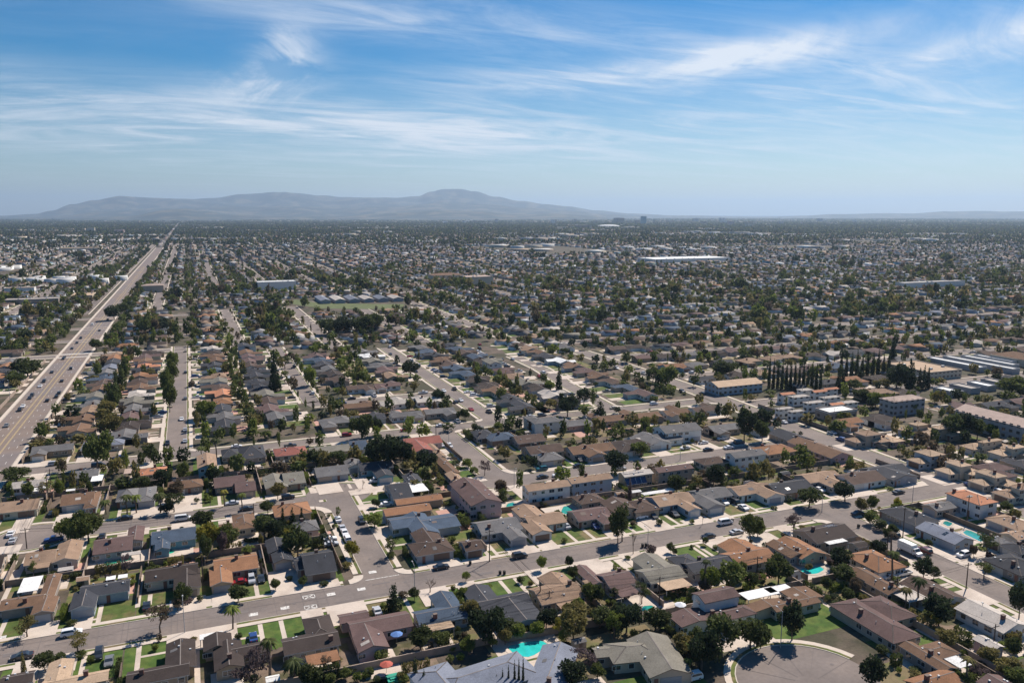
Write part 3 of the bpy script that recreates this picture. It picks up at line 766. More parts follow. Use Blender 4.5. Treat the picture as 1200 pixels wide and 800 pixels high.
for k in range(6):
    big('classroom_block','building','pale roofed classroom block, '+ordn(k+1)+' from the left beyond the green field',(376+17*k,352.5-.5*k,388+17*k,368+17*k),3.6,'greyw','pale' if k % 2 else 'slate','gable3','classroom blocks beyond the field',1,'y',win=False)
for k, (q, hh, wk, rk, lab) in enumerate([
 ((4,338,48,333),6,'white','sand','pale flat roofed building in the upper left'),
 ((70,291,126,287.5),9,'cream','sand','long cream warehouse in the upper left'),
 ((302,331,336,323),11,'white','white','tall white block in the shopping strip left of centre'),
  ((165,335,195,325),9,'beige','pinkish','beige hip roofed block right of the boulevard'),
 ((768,304,832,300),9,'white','white','large white warehouse right of the upper centre'),
   ((1060,332,1120,328),7,'white','pale','pale flat roofed building in the upper right'),
  
]): big('commercial_building','building',lab,q,hh,wk,rk,'hip' if 'hip' in lab else 'flat',None,1,win=False)
big('commercial_building','building','long brown roofed building at the right edge',(1202,422,1225,1160),5,'cream','chestnut','hip3',None,1,'y',win=False)
big('commercial_building','building','long pale roofed building at far left with dark front',(5,352,68,9),5,'stone','pale','flat3',win=False)
big('commercial_building','building','cream flat roofed block left of the boulevard',(83,347,108,88),5,'cream','sand','flat3',win=False)
# townhouses with orange roofs
TH = [(917,463,926,912),(930,466,944,925),(947,473,962,942),(955,460,964,950),(966,467,980,961),(988,473,1001,982),(975,475,984,970),(913,480,925,909),(928,483,938,924),(968,457,977,963),(940,458,948,935)]
TH = [(a, b_, c+6, d-2) for a, b_, c, d in TH]
for k, q in enumerate(TH):
    big('townhouse','house','white townhouse with %s roof, %s in the cluster left of the white office' % ('orange tile' if k % 3 == 0 else 'pale', ordn(k+1)),q,4.9,'white','tile' if k % 3 == 0 else 'pale',('hip3' if k % 3 else 'gable3'),'white townhouses with orange roofs',2)
# towers on the skyline
for k, (u, vb, vt, w, wk, lab) in enumerate([
 (754,263,253.5,5,'teal','dark glass office tower on the skyline right of centre'),(746,262.5,258,5,'stone','grey office block left of the dark glass tower'),
 (725,262,255.5,9,'stone','wide grey office block on the skyline'),(648,263,257.5,4,'white','white slim tower on the skyline at centre'),
 (656,270,265.5,5,'cream','cream hotel block below the skyline'),(682,268,264,12,'stone','dark low office block below the skyline'),
 (690,268,263.5,5,'beige','beige block right of the dark office'),(856,264,259,5,'pink','reddish tower on the skyline at right'),
 (877,266,260,7,'cream','cream apartment tower on the skyline at right'),(846,259,255.5,5,'greyw','distant grey tower on the right skyline'),
 (961,260,256,5,'greyw','small grey tower far right on the skyline'),(815,260,256,5,'greyw','small distant block on the skyline'),
 (522,262,259,5,'white','small white block on the skyline at centre'),(544,262,259.5,4,'white','second white block on the skyline right of centre'),
 (107,272,267,8,'cream','cream block on the upper left skyline'),(140,273,269,10,'pink','pale pink block on the upper left skyline')]):
    X, Y = g(u, vb); s = depth(X, Y)/F; hh = (vb-vt)*s
    big('office_tower','building',lab,None,hh,wk,'pale','flat',None,max(2, min(5, int(hh/6))),sz=(X-w*s/2, Y-w*s/2, X+w*s/2, Y+w*s/2), win=False)
    o = HOUSES  # window bands
qt = random.Random(3)
for k in range(16):
    u = 560+k*29+qt.uniform(-8, 8); vb = qt.uniform(260.5, 263); hp = qt.uniform(2.0, 4.2); w = qt.uniform(2.5, 7); X, Y = g(u, vb); s = depth(X, Y)/F
    wk = qt.choice(('white', 'greyw', 'cream', 'beige', 'stone'))
    big('office_block','building','small far %s block, %s from the left along the skyline' % (WORDW[wk], ordn(k+1)),None,hp*s,wk,'pale','flat','small blocks along the skyline',1,sz=(X-w*s/2, Y-w*s/3, X+w*s/2, Y+w*s/3), win=False)
X, Y = g(713, 266.5); s = depth(X, Y)/F
rt = bpy.data.objects.new('stadium', None); COL.objects.link(rt); rt.location = (X, Y, 0); tag(rt, 'white domed arena roof just below the skyline', 'stadium')
m = MB(); n = 24
for i in range(5):
    for k in range(n):
        P = []
        for (ii, kk) in ((i, k), (i, k+1), (i+1, k+1), (i+1, k)):
            t = 2*math.pi*kk/n; r = 13*s*math.cos(ii*.31); P.append((r*math.cos(t), r*math.sin(t), 1.5*s+1.8*s*math.sin(ii*.31)))
        m.face(P)
m.build('roof', ROOF['white'], rt)
m = MB(); m.cyl((0, 0, 0), (0, 0, 1.5*s), 13*s, 13*s, 24); m.build('walls', WALL['greyw'], rt)
# playing field
P = [g(340,356), g(378,361.5), g(470,362.5), g(474,356.5), g(380,355.5), g(345,351)]
fld = MB(); fld.face([(*p, .13) for p in P]); struct('playing_field', fld, [mat('field_grass', (.10,.118,.048), .95, .3, .1)])
FIELD = P; OCC.append((min(p[0] for p in P)+5, min(p[1] for p in P), max(p[0] for p in P)-5, max(p[1] for p in P)))
def in_field(x, y):
    c = False
    for (ax_, ay), (bx, by) in zip(FIELD, FIELD[1:]+FIELD[:1]):
        if (ay > y) != (by > y) and x < (bx-ax_)*(y-ay)/(by-ay)+ax_: c = not c
    return c
P = [g(868,516), g(858,508), g(820,512), g(835,500)]
# ------------------------------------------------------------------ generic rows of houses in the middle distance
NHAND = len(HOUSES)
GROWS = {   # axis along which the row runs, fixed coordinate, start, end, facing, phrase, kerb
 'Fa': ('x', 372, -66, -20, 'S', 'above the long middle cross street left of the tall trees', 356.6),
 'Fb': ('x', 373, 50, 126, 'S', 'above the long middle cross street near its centre', 356.8),
 'Fc': ('x', 403, 68, 124, 'N', 'below the short inner street near the centre', 418.2),
 'Fd': ('x', 443, 76, 124, 'S', 'above the short inner street near the centre', 427.8),
 'J1': ('x', 331, 140, 250, 'N', 'below the right part of the middle cross street', 347),
 'J0': ('x', 293, 178, 250, 'S', 'above the right end of the central cross street', 275.4),
 'K1': ('y', -53, 395, 650, 'W', 'in the row beside the left boulevard', -68),
 'K2': ('y', -29, 376, 650, 'E', 'left of the straight street with tall trees', -15),
 'K3': ('y', 10, 376, 650, 'W', 'right of the straight street with tall trees', -5),
 'K4': ('y', 36, 384, 620, 'E', 'left of the second street running away', 51.7),
 'K5': ('y', 77, 462, 580, 'W', 'right of the second street running away', 61.3),
 'K6': ('y', 113, 462, 580, 'E', 'left of the third street running away', 129),
 'K7': ('y', 154, 361, 580, 'W', 'right of the third street running away', 139),
 'K8': ('y', 181, 361, 580, 'E', 'left of the fourth street running away', 196),
 'K9': ('y', 226, 361, 580, 'W', 'right of the fourth street running away', 208),
 'L1': ('y', -112, 300, 650, 'E', 'in the row left of the boulevard', -93),
 'L2': ('y', -146, 340, 650, 'W', 'in the second row left of the boulevard', -162),
}
PAL = ['brown']*5+['dark']*4+['grey']*5+['char']*7+['tan']*3+['rust']*2+['chestnut']*4+['mauve']*5+['olive']*2+['pale']*2+['blue']*3+['slate']+['grey', 'dark']
WPAL = ['cream','white','greyw','beige','stone','tanw','lblue','white']
def gen_wings(x, y, face, rr):
    """a bungalow with a street-side wing; returns wings centred near x, y"""
    w = rr.uniform(13.5, 16.4); d = rr.uniform(8, 9.8); hip = rr.random() < .35
    gw = rr.uniform(6, 7.2); gd = rr.uniform(4, 6.5); s = rr.choice((-1, 1))
    L = [(-w/2, -d/2+2, w/2, d/2+2, 'x', hip), (s*(w/2-gw/2)-gw/2, -d/2+2-gd, s*(w/2-gw/2)+gw/2, 2, 'y', hip or rr.random() < .3)]
    if rr.random() < .45: L.append((-s*(w/2-3.5)-3, d/2+.5, -s*(w/2-3.5)+3, d/2+5.2, 'y', hip))
    out = []
    for a, b, c, e, ax, hp in L:
        if face == 'N': a, b, c, e = -c, -e, -a, -b
        elif face == 'E': a, b, c, e, ax = -e, a, -b, c, ('y' if ax == 'x' else 'x')
        elif face == 'W': a, b, c, e, ax = b, -c, e, -a, ('y' if ax == 'x' else 'x')
        out.append((a+x, b+y, c+x, e+y, ax, hp))
    return out
GEN = []
for key, (ax, c, a, b, face, phrase, kb) in GROWS.items():
    ROWS[key] = (face, kb, phrase, 'u' if ax == 'x' else 'v')
    rr = random.Random(key); t = a+9
    while t < b-6:
        x, y = (t, c) if ax == 'x' else (c, t)
        x += rr.uniform(-1, 1); y += rr.uniform(-1, 1)
        ws = gen_wings(x, y, face, rr)
        bb = (min(w[0] for w in ws), min(w[1] for w in ws), max(w[2] for w in ws), max(w[3] for w in ws))
        if seen(x, y, 20, 800) and free(bb[0]+1.5, bb[1]+1.5, bb[2]-1.5, bb[3]-1.5) and not (ax == 'y' and (634 < y < 646)):
            GEN.append((depth(x, y), key, ws, face, rr.choice(PAL) if rr.random() > .06 else rr.choice(('red', 'tile', 'white', 'pale')), rr.choice(WPAL), rr.random() < .03, (x, y)))
        t += rr.uniform(17.2, 18.6)
# the rest of the city: cells of streets with a row of houses on each side
CITY_T = []
def city():
    rr = random.Random(2024); out = []
    CX, CY = 272, 300
    for i in range(-60, 80):
        for j in range(-3, 64):
            x0, y0 = 270+CX*i, 300+CY*j
            core = False
            mx, my = x0+CX/2, y0+CY/2; dp = depth(mx, my)
            if dp > 17500 or dp < 60 or not seen(mx, my, 400 if dp < 1500 else 150, 1100): continue
            q = random.Random(i*1000+j); ori = 'x' if q.random() < (.85 if x0 >= 270 else .45) else 'y'
            k = 1 if dp < 2600 else (1.15 if dp < 5000 else (1.6 if dp < 9500 else 3.4))
            sp = 63; kind = q.random(); com = dp > 1100 and kind < (.08 if dp < 3000 else .13)
            if com:
                for _ in range(int(q.uniform(3, 7))):
                    out.append(('com', x0+q.uniform(30, CX-30), y0+q.uniform(30, CY-30), q.uniform(10, 32), q.uniform(8, 24), q.uniform(5, 10), q.choice(('white','white','pale','sand','grey','pale'))))
                continue
            W_, L_ = (CY, CX) if ori == 'x' else (CX, CY)
            n = int(W_/sp/(k if k > 2 else 1))
            for a in range(n):
                c = (a+.5)*W_/n
                if dp < 2600 and not (x0 < 250 and x0 > -300 and y0 < 590):
                    if ori == 'x': strip(road, [(x0+2, y0+c), (x0+CX-2, y0+c)], -5, 5, .018); strip(walk, [(x0+2, y0+c), (x0+CX-2, y0+c)], 5.9, 7.2, .1); strip(walk, [(x0+2, y0+c), (x0+CX-2, y0+c)], -7.2, -5.9, .1)
                    else: strip(road, [(x0+c, y0+2), (x0+c, y0+CY-2)], -5, 5, .018); strip(walk, [(x0+c, y0+2), (x0+c, y0+CY-2)], 5.9, 7.2, .1); strip(walk, [(x0+c, y0+2), (x0+c, y0+CY-2)], -7.2, -5.9, .1)
                for s in (-1, 1):
                    t = 16
                    while t < L_-12:
                        c2 = c+s*18.5; x, y = (x0+t, y0+c2) if ori == 'x' else (x0+c2, y0+t)
                        face = ('S' if s > 0 else 'N') if ori == 'x' else ('W' if s > 0 else 'E')
                        t += q.uniform(18, 20.5)*k
                        if -165 < x < 252 and y < (655 if x < 50 else 590): continue
                        if x < 285 and y < 480 and x > 200: continue
                        if abs(x+80.5) < 26 and y < 2720: continue
                        if not seen(x, y, 25, 800): continue
                        out.append(('h', x+q.uniform(-1.5, 1.5), y+q.uniform(-1.5, 1.5), face, i, j, a, s, ori))
    return out
CITY = city(); CITYCOM = [c for c in CITY if c[0] == 'com']; CITYFAR = []
for c in CITY:
    if c[0] != 'h': continue
    _, x, y, face, i, j, a, s, ori = c; dp = depth(x, y)
    if not free(x-7, y-6, x+7, y+6): continue
    if dp < 1500:
        rr = R0; key = 'R%d_%d_%d_%d' % (i, j, a, s)
        if key not in ROWS: ROWS[key] = (face, (y+(11.5 if face == 'N' else -11.5)) if ori == 'x' else (x+(11.5 if face == 'E' else -11.5)), None, 'u' if ori == 'x' else 'v')
        GEN.append((dp, key, gen_wings(x, y, face, rr), face, rr.choice(PAL), rr.choice(WPAL), rr.random() < .03, (x, y)))
    else: CITYFAR.append((x, y, face, dp))
GEN.sort(key=lambda q: q[0])
STUFF_H = []
for i, (dp, key, ws, face, rk, wk, two, p) in enumerate(GEN):
    if len(HOUSES) < 296: add_house(rk, ws, face, wk, two, 1 if dp < 560 else 2, key, (), seed=i)
    else: STUFF_H.append((p[0], p[1], face, rk, wk, ws)); OCC.append((p[0]-8, p[1]-8, p[0]+8, p[1]+8))
# ------------------------------------------------------------------ lots: driveways, front lawns, walks, back yards, walls
FENCE_N = [0]
def fence_wall(p, q, h=1.7, wood=False, label=None):
    x0, y0 = p; x1, y1 = q; L = math.hypot(x1-x0, y1-y0)
    if L < 2: return
    mb = MB(); a = math.atan2(y1-y0, x1-x0)
    mb.box(0, -.09, 0, L, .09, h-.08, 0)
    mb.box(0, -.13, h-.08, L, .13, h, 0, True)
    n = int(L/3.2)
    for k in range(n+1): x = L*k/max(n, 1); mb.box(x-.14, -.15, 0, x+.14, .15, h+.06, 0)
    o = mb.build('wooden_fence' if wood else 'block_wall', M_wood if wood else M_fence, None, (x0, y0, 0), a)
    FENCE_N[0] += 1; return tag(o, label, 'fence' if wood else 'wall', 'walls and fences between the yards')
FENCES = []
WATERS = []
def lot(H):
    if H['row'] not in ROWS: return
    face = H['face']; bb = H['bb']; rr = H['rr']; k = ROWS[H['row']][1]
    if H['row'] in ('K', 'T', 'Z'):
        if H['row'] == 'T': k = (bb[0]-6) if face == 'W' else k
        else: k = bb[1]-8
    hor = face in 'NS'
    lo, hi = (bb[0]-1.6, bb[2]+1.6) if hor else (bb[1]-1.6, bb[3]+1.6)
    front = {'N': bb[3], 'S': bb[1], 'E': bb[2], 'W': bb[0]}[face]
    sg = 1 if k > front else -1
    if abs(k-front) < 1.5 or abs(k-front) > 26:
        k = front+sg*6
    if rr.random() < .35: gi = 0
    else: gi = rr.choice((0, 1, 2, 2, 2, 0)) if H['lod'] == 0 else rr.choice((0, 1, 4, 3, 2, 4))
    wlk = sg*2.75 if H['row'] not in ('K', 'T', 'Z') else 0
    def Q(mb, t0, t1, f0, f1, z, m=0):
        f0, f1 = min(f0, f1), max(f0, f1)
        if hor: quad(mb, t0, f0, t1, f1, z, m)
        else: quad(mb, f0, t0, f1, t1, z, m)
    ZI[0] += 1; dz = .0012*(ZI[0] % 7)
    inner = front-sg*6.5        # lawn runs into the notch of an L plan
    Q(lawn, lo, hi, inner, k-wlk, .010+dz, gi)
    if H['gx']:
        gx, gy, hw = H['gx']; t = gx if hor else gy; gf = (gy if hor else gx)
        w = hw+rr.choice((.3, .6, 1.2, 2.0, 2.6))
        Q(drive, t-w, t+w, gf-sg*.0, k-sg*.05, .135+dz*.2 if wlk else .03+dz, 0)
        if rr.random() < .35 and H['lod'] < 2:          # extra parking strip
            s = rr.choice((-1, 1)); Q(drive, t+s*w, t+s*(w+2.6), gf+sg*.6, k-wlk, .028+dz, 0) if s > 0 else Q(drive, t-w-2.6, t-w, gf+sg*.6, k-wlk, .028+dz, 0)
        # walk to the door
        td = (lo+hi)/2 if abs((lo+hi)/2-t) > w+1 else (lo+3 if t > (lo+hi)/2 else hi-3)
        Q(drive, td-.55, td+.55, inner, k-wlk, .026+dz, 0)
        if rr.random() < .5: Q(drive, min(td, t), max(td, t), front+sg*.8, front+sg*1.7, .0275+dz, 0)
    # back yard
    back = {'N': bb[1], 'S': bb[3], 'E': bb[0], 'W': bb[2]}[face]
    dep = 9.5
    Q(lawn, lo-.5, hi+.5, back-sg*dep, back+sg*5, .006+dz, rr.choice((1, 1, 3, 3, 4, 4, 4)))
    a = rr.uniform(lo+.5, (lo+hi)/2); Q(drive, a, a+rr.uniform(5, 12), back+sg*4, back-sg*rr.uniform(2.5, 7), .022+dz, rr.choice((0, 0, 0, 1)))
    if rr.random() < .5: s = rr.choice((lo-.4, hi-.8)); Q(drive, s, s+1.2, back-sg*4, front, .024+dz, 0)
    # side walls
    if H['lod'] == 0 and FENCE_N[0] < 150 and H['row'] != 'Z' and 'rz' not in H:
        m = hi+.35; f0 = front-sg*4; f1 = back-sg*dep
        p, q = ((m, f0), (m, f1)) if hor else ((f0, m), (f1, m))
        mid = ((p[0]+q[0])/2, (p[1]+q[1])/2)
        others = [h for h in HOUSES if h is not H and h['bb'][0]-.3 < max(p[0], q[0]) and h['bb'][2]+.3 > min(p[0], q[0]) and h['bb'][1]-.3 < max(p[1], q[1]) and h['bb'][3]+.3 > min(p[1], q[1])]
        if not others: FENCES.append((fence_wall(p, q, 1.7, rr.random() < .3), H, 'side'))
for H in HOUSES: lot(H)
POOLC = []
for p in STUFF_H[:400]:
    if p[2] in 'EW':
        s = 1 if p[2] == 'E' else -1; quad(drive, min(p[0]+s*7, p[0]+s*15), p[1]-2+4*((int(p[1]) % 3)-1), max(p[0]+s*7, p[0]+s*15), p[1]+2+4*((int(p[1]) % 3)-1), .03)
        quad(lawn, min(p[0]+s*5, p[0]+s*13), p[1]-8, max(p[0]+s*5, p[0]+s*13), p[1]+8, .012, int(p[1]) % 4)
# long rear walls between back-to-back rows
for (a, b, wood, lab) in (((-62, 240.5), (36, 240), False, 'long tan block wall behind the houses left of the short side street'),
        ((55, 241), (100, 241), True, 'dark wooden fence behind the blue grey house by the short side street'),
        ((104, 241.5), (186, 241), False, 'long block wall behind the houses in the centre'),
        ((188, 241), (236, 241), False, 'block wall behind the charcoal roofed houses near the right junction'),
        ((272.3, 110), (272.3, 232), False, 'long tan block wall along the far kerb of the right hand road'),
        ((272.3, 246), (272.3, 330), False, 'tan block wall with hedge beyond the right junction'),
        ((-66, 316), (90, 316), False, 'block wall between the two left middle rows'),
        ((229, 120), (229, 192), True, 'wooden fence between the pools at lower right'),
        ((-68, 365), (-68, 620), False, 'long pale wall along the right side of the boulevard'),
        ((-95.6, 365), (-95.6, 620), False, 'long pale wall along the left side of the boulevard'),
        ((8, 164), (60, 164), False, 'block wall behind the near row at lower left'),
        ((64, 163), (100, 161), False, 'block wall behind the pool yard trees'),
        ((100, 160), (150, 160), False, 'block wall above the turning circle houses'),
        ((160, 100), (160, 158), False, 'block wall down the middle of the lower right block')):
    fence_wall(a, b, 2.0 if a[0] == 272.3 else 1.8, wood, lab)
for k, (f, H, _) in enumerate(FENCES): f['_h'] = k
# pools: pixel polygon on the ground
POOLS = [
 ([(118,664),(158,655),(150,650),(128,652)], 'green triangular swimming pool behind the purplish brown house at left', (.02,.30,.20)),
 ([(182,653),(206,647),(200,643),(184,645)], 'green pool corner behind the slate blue house at left', (.02,.33,.22)),
 ([(592,757),(605,769),(622,770),(645,756),(636,750),(618,751)], 'large turquoise swimming pool behind the pale blue roofed house', (.03,.50,.46)),
 ([(751,716),(766,714),(765,709),(753,710)], 'small green pool hidden between trees behind the greenish grey roof', (.02,.27,.19)),
 ([(657,600),(664,603),(672,597),(668,593),(660,593)], 'small teal pool behind the tan roofed house in the centre', (.03,.32,.28)),
 ([(592,597),(600,599),(604,592),(602,588),(594,590)], 'round green pool beside the dark palm in the centre', (.03,.28,.21)),
 ([(936,668),(942,673),(958,672),(967,667),(960,663),(944,664)], 'bright turquoise kidney shaped pool above the turning circle', (.03,.55,.52)),
 ([(1127,624),(1152,636),(1157,630),(1133,620)], 'long rectangular pool behind the slate blue roofed long house', (.05,.30,.27)),
 ([(1150,618),(1166,626),(1175,622),(1158,614)], 'pale blue pool beyond the fence at right', (.10,.36,.36)),
 ([(1104,613),(1112,617),(1117,613),(1108,610)], 'small teal pool behind the charcoal roofed corner house', (.03,.26,.24)),
]
for k, (poly, lab, col) in enumerate(POOLS):
    P = [g(*p) for p in poly]; cx = sum(p[0] for p in P)/len(P); cy = sum(p[1] for p in P)/len(P)
    P.sort(key=lambda p: math.atan2(p[1]-cy, p[0]-cx))
    rt = bpy.data.objects.new('swimming_pool', None); COL.objects.link(rt); rt.location = (cx, cy, 0); tag(rt, lab, 'pool', 'swimming pools')
    POOLC.append((cx, cy))
    # rounded outline
    Q = []
    for i in range(len(P)):
        a, b, c = Vector(P[i-1]), Vector(P[i]), Vector(P[(i+1) % len(P)])
        for t in (.0, .33, .66, 1): s = b.lerp(a, .25*(1-t)) if t < .5 else b.lerp(c, .25*t); Q.append((s.x-cx, s.y-cy))
    w = MB(); w.face([(x*.96, y*.96, .06) for x, y in Q])
    w.build('water', mat('pool_water_%d' % k, col, .06, .15, .8, spec=.7), rt)
    c = MB(); n = len(Q)
    for i in range(n):
        a, b = Q[i], Q[(i+1) % n]; ea, eb = [(x*(1+1.0/max(2.5, math.hypot(x, y))), y*(1+1.0/max(2.5, math.hypot(x, y)))) for x, y in (a, b)]
        c.face([(a[0], a[1], .1), (ea[0], ea[1], .1), (eb[0], eb[1], .1), (b[0], b[1], .1)]); c.face([(a[0], a[1], .1), (b[0], b[1], .1), (b[0], b[1], .0), (a[0], a[1], .0)])
        c.face([(ea[0], ea[1], .0), (eb[0], eb[1], .0), (eb[0], eb[1], .1), (ea[0], ea[1], .1)])
    c.build('coping', M_walk, rt)
    quad(drive, cx-8, cy-4.5, cx+8, cy+4.5, .0415+.0002*k, 0)
# ------------------------------------------------------------------ trees
def leaf_cloud(rs, n, lobes, size, dens='vol', stretch=(1, 1, 1)):
    """leaf-clump quads spread through lobes [(cx,cy,cz,rx,ry,rz)] of a unit crown"""
    V = np.zeros((n*4, 3)); w = np.array([l[3]*l[4]+l[5]*l[3] for l in lobes]); w = w/w.sum()
    which = rs.choice(len(lobes), n, p=w); L = np.array(lobes)[which]
    d = rs.normal(size=(n, 3)); d /= np.linalg.norm(d, axis=1)[:, None]
    r = rs.uniform(.35, 1.06, n)**.55 if dens == 'vol' else rs.uniform(0, 1, n)**.4
    c = L[:, :3]+d*L[:, 3:]*r[:, None]
    c += rs.normal(scale=.03, size=(n, 3))
    a = rs.normal(size=(n, 3)); a /= np.linalg.norm(a, axis=1)[:, None]
    b = np.cross(a, rs.normal(size=(n, 3))); b /= np.linalg.norm(b, axis=1)[:, None]
    s = (size*rs.uniform(.5, 1.35, n))[:, None]
    a = a*s*np.array(stretch); b = b*s*rs.uniform(.5, 1, n)[:, None]*np.array(stretch)
    V[0::4] = c-a-b*.3; V[1::4] = c-b; V[2::4] = c+a+b*.3; V[3::4] = c+b
    return V
def crown_mesh(shape, color, seed):
    rs = np.random.RandomState(seed); rr = random.Random(seed)
    if shape == 'round':
        lobes = [(0, 0, 0, .72, .72, .66)]+[(.62*math.cos(t)*rr.uniform(.7, 1.1), .62*math.sin(t)*rr.uniform(.7, 1.1), rr.uniform(-.35, .45), rr.uniform(.3, .48), rr.uniform(.3, .48), rr.uniform(.26, .42)) for t in [rr.uniform(0, 6.28) for _ in range(9)]]+[(rr.uniform(-.3, .3), rr.uniform(-.3, .3), .55, .4, .4, .36)]
        V = leaf_cloud(rs, 2100, lobes, .085)
    elif shape == 'broad':
        lobes = [(0, 0, -.05, .7, .7, .42)]+[(.68*math.cos(t)*rr.uniform(.6, 1.1), .68*math.sin(t)*rr.uniform(.6, 1.1), rr.uniform(-.25, .35), rr.uniform(.26, .42), rr.uniform(.26, .42), rr.uniform(.2, .32)) for t in [rr.uniform(0, 6.28) for _ in range(13)]]
        V = leaf_cloud(rs, 2300, lobes, .075)
    elif shape == 'sparse':
        lobes = [(.62*math.cos(t)*rr.uniform(.2, 1.15), .62*math.sin(t)*rr.uniform(.2, 1.15), rr.uniform(-.4, .55), rr.uniform(.17, .3), rr.uniform(.17, .3), rr.uniform(.12, .24)) for t in [rr.uniform(0, 6.28) for _ in range(17)]]
        V = leaf_cloud(rs, 1150, lobes, .055)
    elif shape == 'conifer':
        lobes = []
        for k in range(9):
            z = -.9+k*.21; r = (1-(z+.9)/1.95)*.78+.08
            for j in range(5 if k < 6 else 3): t = rr.uniform(0, 6.28); lobes.append((r*.5*math.cos(t), r*.5*math.sin(t), z+rr.uniform(-.08, .08), r*.6, r*.6, .16))
        V = leaf_cloud(rs, 1900, lobes, .07)
    elif shape == 'cypress':
        lobes = [(rr.uniform(-.08, .08), rr.uniform(-.08, .08), z, max(.1, .84*(1-((z+1)/2.05)**2.2)), max(.1, .84*(1-((z+1)/2.05)**2.2)), .16) for z in [-.85+.17*k for k in range(11)]]
        V = leaf_cloud(rs, 1500, lobes, .11, stretch=(1, 1, .5))
    elif shape == 'bush':
        lobes = [(0, 0, 0, .75, .75, .75)]+[(.5*math.cos(t), .5*math.sin(t), rr.uniform(-.3, .3), .4, .4, .4) for t in [rr.uniform(0, 6.28) for _ in range(6)]]
        V = leaf_cloud(rs, 750, lobes, .12)
    n = len(V)//4
    return np_mesh('crown_'+shape, V, np.arange(n*4).reshape(n, 4), [LEAF[color]])
def palm_mesh(color, seed):
    rr = random.Random(seed); m = MB()
    for k in range(26):
        t = 2*math.pi*k/26*2.4+rr.uniform(-.2, .2); up = rr.uniform(-.25, .95); L = rr.uniform(.8, 1.05); seg = 6; prev = None
        for i in range(seg+1):
            s = i/seg; x = L*s*math.cos(math.atan(up)*.6); z = up*.5*s-.75*s*s*L; w = .13*math.sin(math.pi*min(1, s*.9+.1))+.012
            c = (x*math.cos(t), x*math.sin(t), z); nx, ny = -math.sin(t)*w, math.cos(t)*w
            cur = ((c[0]+nx, c[1]+ny, c[2]-w*.6), c, (c[0]-nx, c[1]-ny, c[2]-w*.6))
            if prev: m.face([prev[0], prev[1], cur[1], cur[0]]); m.face([prev[1], prev[2], cur[2], cur[1]])
            prev = cur
    return m.mesh('fronds', [LEAF[color]])
def trunk_mesh(kind, seed):
    rr = random.Random(seed); m = MB()
    if kind == 'palm':
        p = Vector((0, 0, 0))
        for k in range(6): q = p+Vector((rr.uniform(-.02, .02), rr.uniform(-.02, .02), 1/6)); m.cyl(p, q, .032-.002*k, .030-.002*k, 8); p = q
    elif kind in ('cypress', 'conifer', 'bush'): m.cyl((0, 0, 0), (0, 0, .8), .03, .012, 6)
    else:
        def br(p, d, L, r, lv):
            q = p+d*L; m.cyl(p, q, r, r*.68, 6 if lv < 2 else 4, cap=False)
            if lv >= (5 if kind == 'bare' else 3): return
            for _ in range(3 if lv < 3 else 2):
                e = (d+Vector((rr.uniform(-.75, .75), rr.uniform(-.75, .75), rr.uniform(-.05, .4)))).normalized()
                br(q, e, L*rr.uniform(.62, .82), r*.62, lv+1)
        br(Vector((0, 0, 0)), Vector((rr.uniform(-.06, .06), rr.uniform(-.06, .06), 1)).normalized(), .32, .04, 0)
    return m.mesh('trunk', [M_bark])
CM = {}
def get_crown(shape, color, v):
    k = (shape, color, v)
    if k not in CM: CM[k] = palm_mesh(color, hash(v)) if shape == 'palm' else crown_mesh(shape, color, 11+v*7+len(shape))
    return CM[k]
def get_trunk(kind, v):
    k = ('t', kind, v)
    if k not in CM: CM[k] = trunk_mesh(kind, 5+v)
    return CM[k]
TREES = []
NAMES = dict(round='broadleaf_tree', broad='broadleaf_tree', sparse='open_crowned_tree', conifer='conifer_tree', cypress='cypress_tree', bush='bush', palm='palm_tree', bare='bare_tree')
def add_tree(X, Y, w, top, shape, color, vis=None):
    """w crown width in metres, top height in metres"""
    i = len(TREES); rr = random.Random(i*13+5); top = max(top, .8)
    root = bpy.data.objects.new(NAMES[shape], None); COL.objects.link(root); root.location = (X, Y, 0); rz = rr.uniform(0, 6.28)
    if shape == 'palm':
        link('trunk', get_trunk('palm', i % 3), root, scale=(top, top, top*.9)); link('fronds', get_crown('palm', color, i % 2), root, (0, 0, top*.9), rz, w/2)
    elif shape == 'bare':
        link('trunk', get_trunk('bare', i % 4), root, (0, 0, 0), rz, (w*.62, w*.62, top*.72))
    else:
        c0 = dict(round=.12, broad=.18, sparse=.18, conifer=.05, cypress=.02, bush=.0)[shape]*top
        if shape in ('round', 'broad') and w > top*1.2: c0 = .1*top
        hz = (top-c0)/2
        v = i % (3 if shape in ('round', 'broad', 'sparse') else 2)
        link('crown', get_crown(shape, color, v), root, (0, 0, c0+hz), rz, (w/2/(.95 if shape != 'cypress' else .85), w/2/(.95 if shape != 'cypress' else .85), hz/(.93 if shape != 'broad' else .6)))
        tk = 'broad' if shape in ('round', 'broad', 'sparse') else shape
        if shape != 'bush': link('trunk', get_trunk(tk, i % 3), root, (0, 0, 0), rz, (w*.8 if tk == 'broad' else top*.6, w*.8 if tk == 'broad' else top*.6, (c0+hz)*1.1 if tk == 'broad' else top))
    t = dict(o=root, x=X, y=Y, w=w, top=top, shape=shape, color=color); TREES.append(t); return t
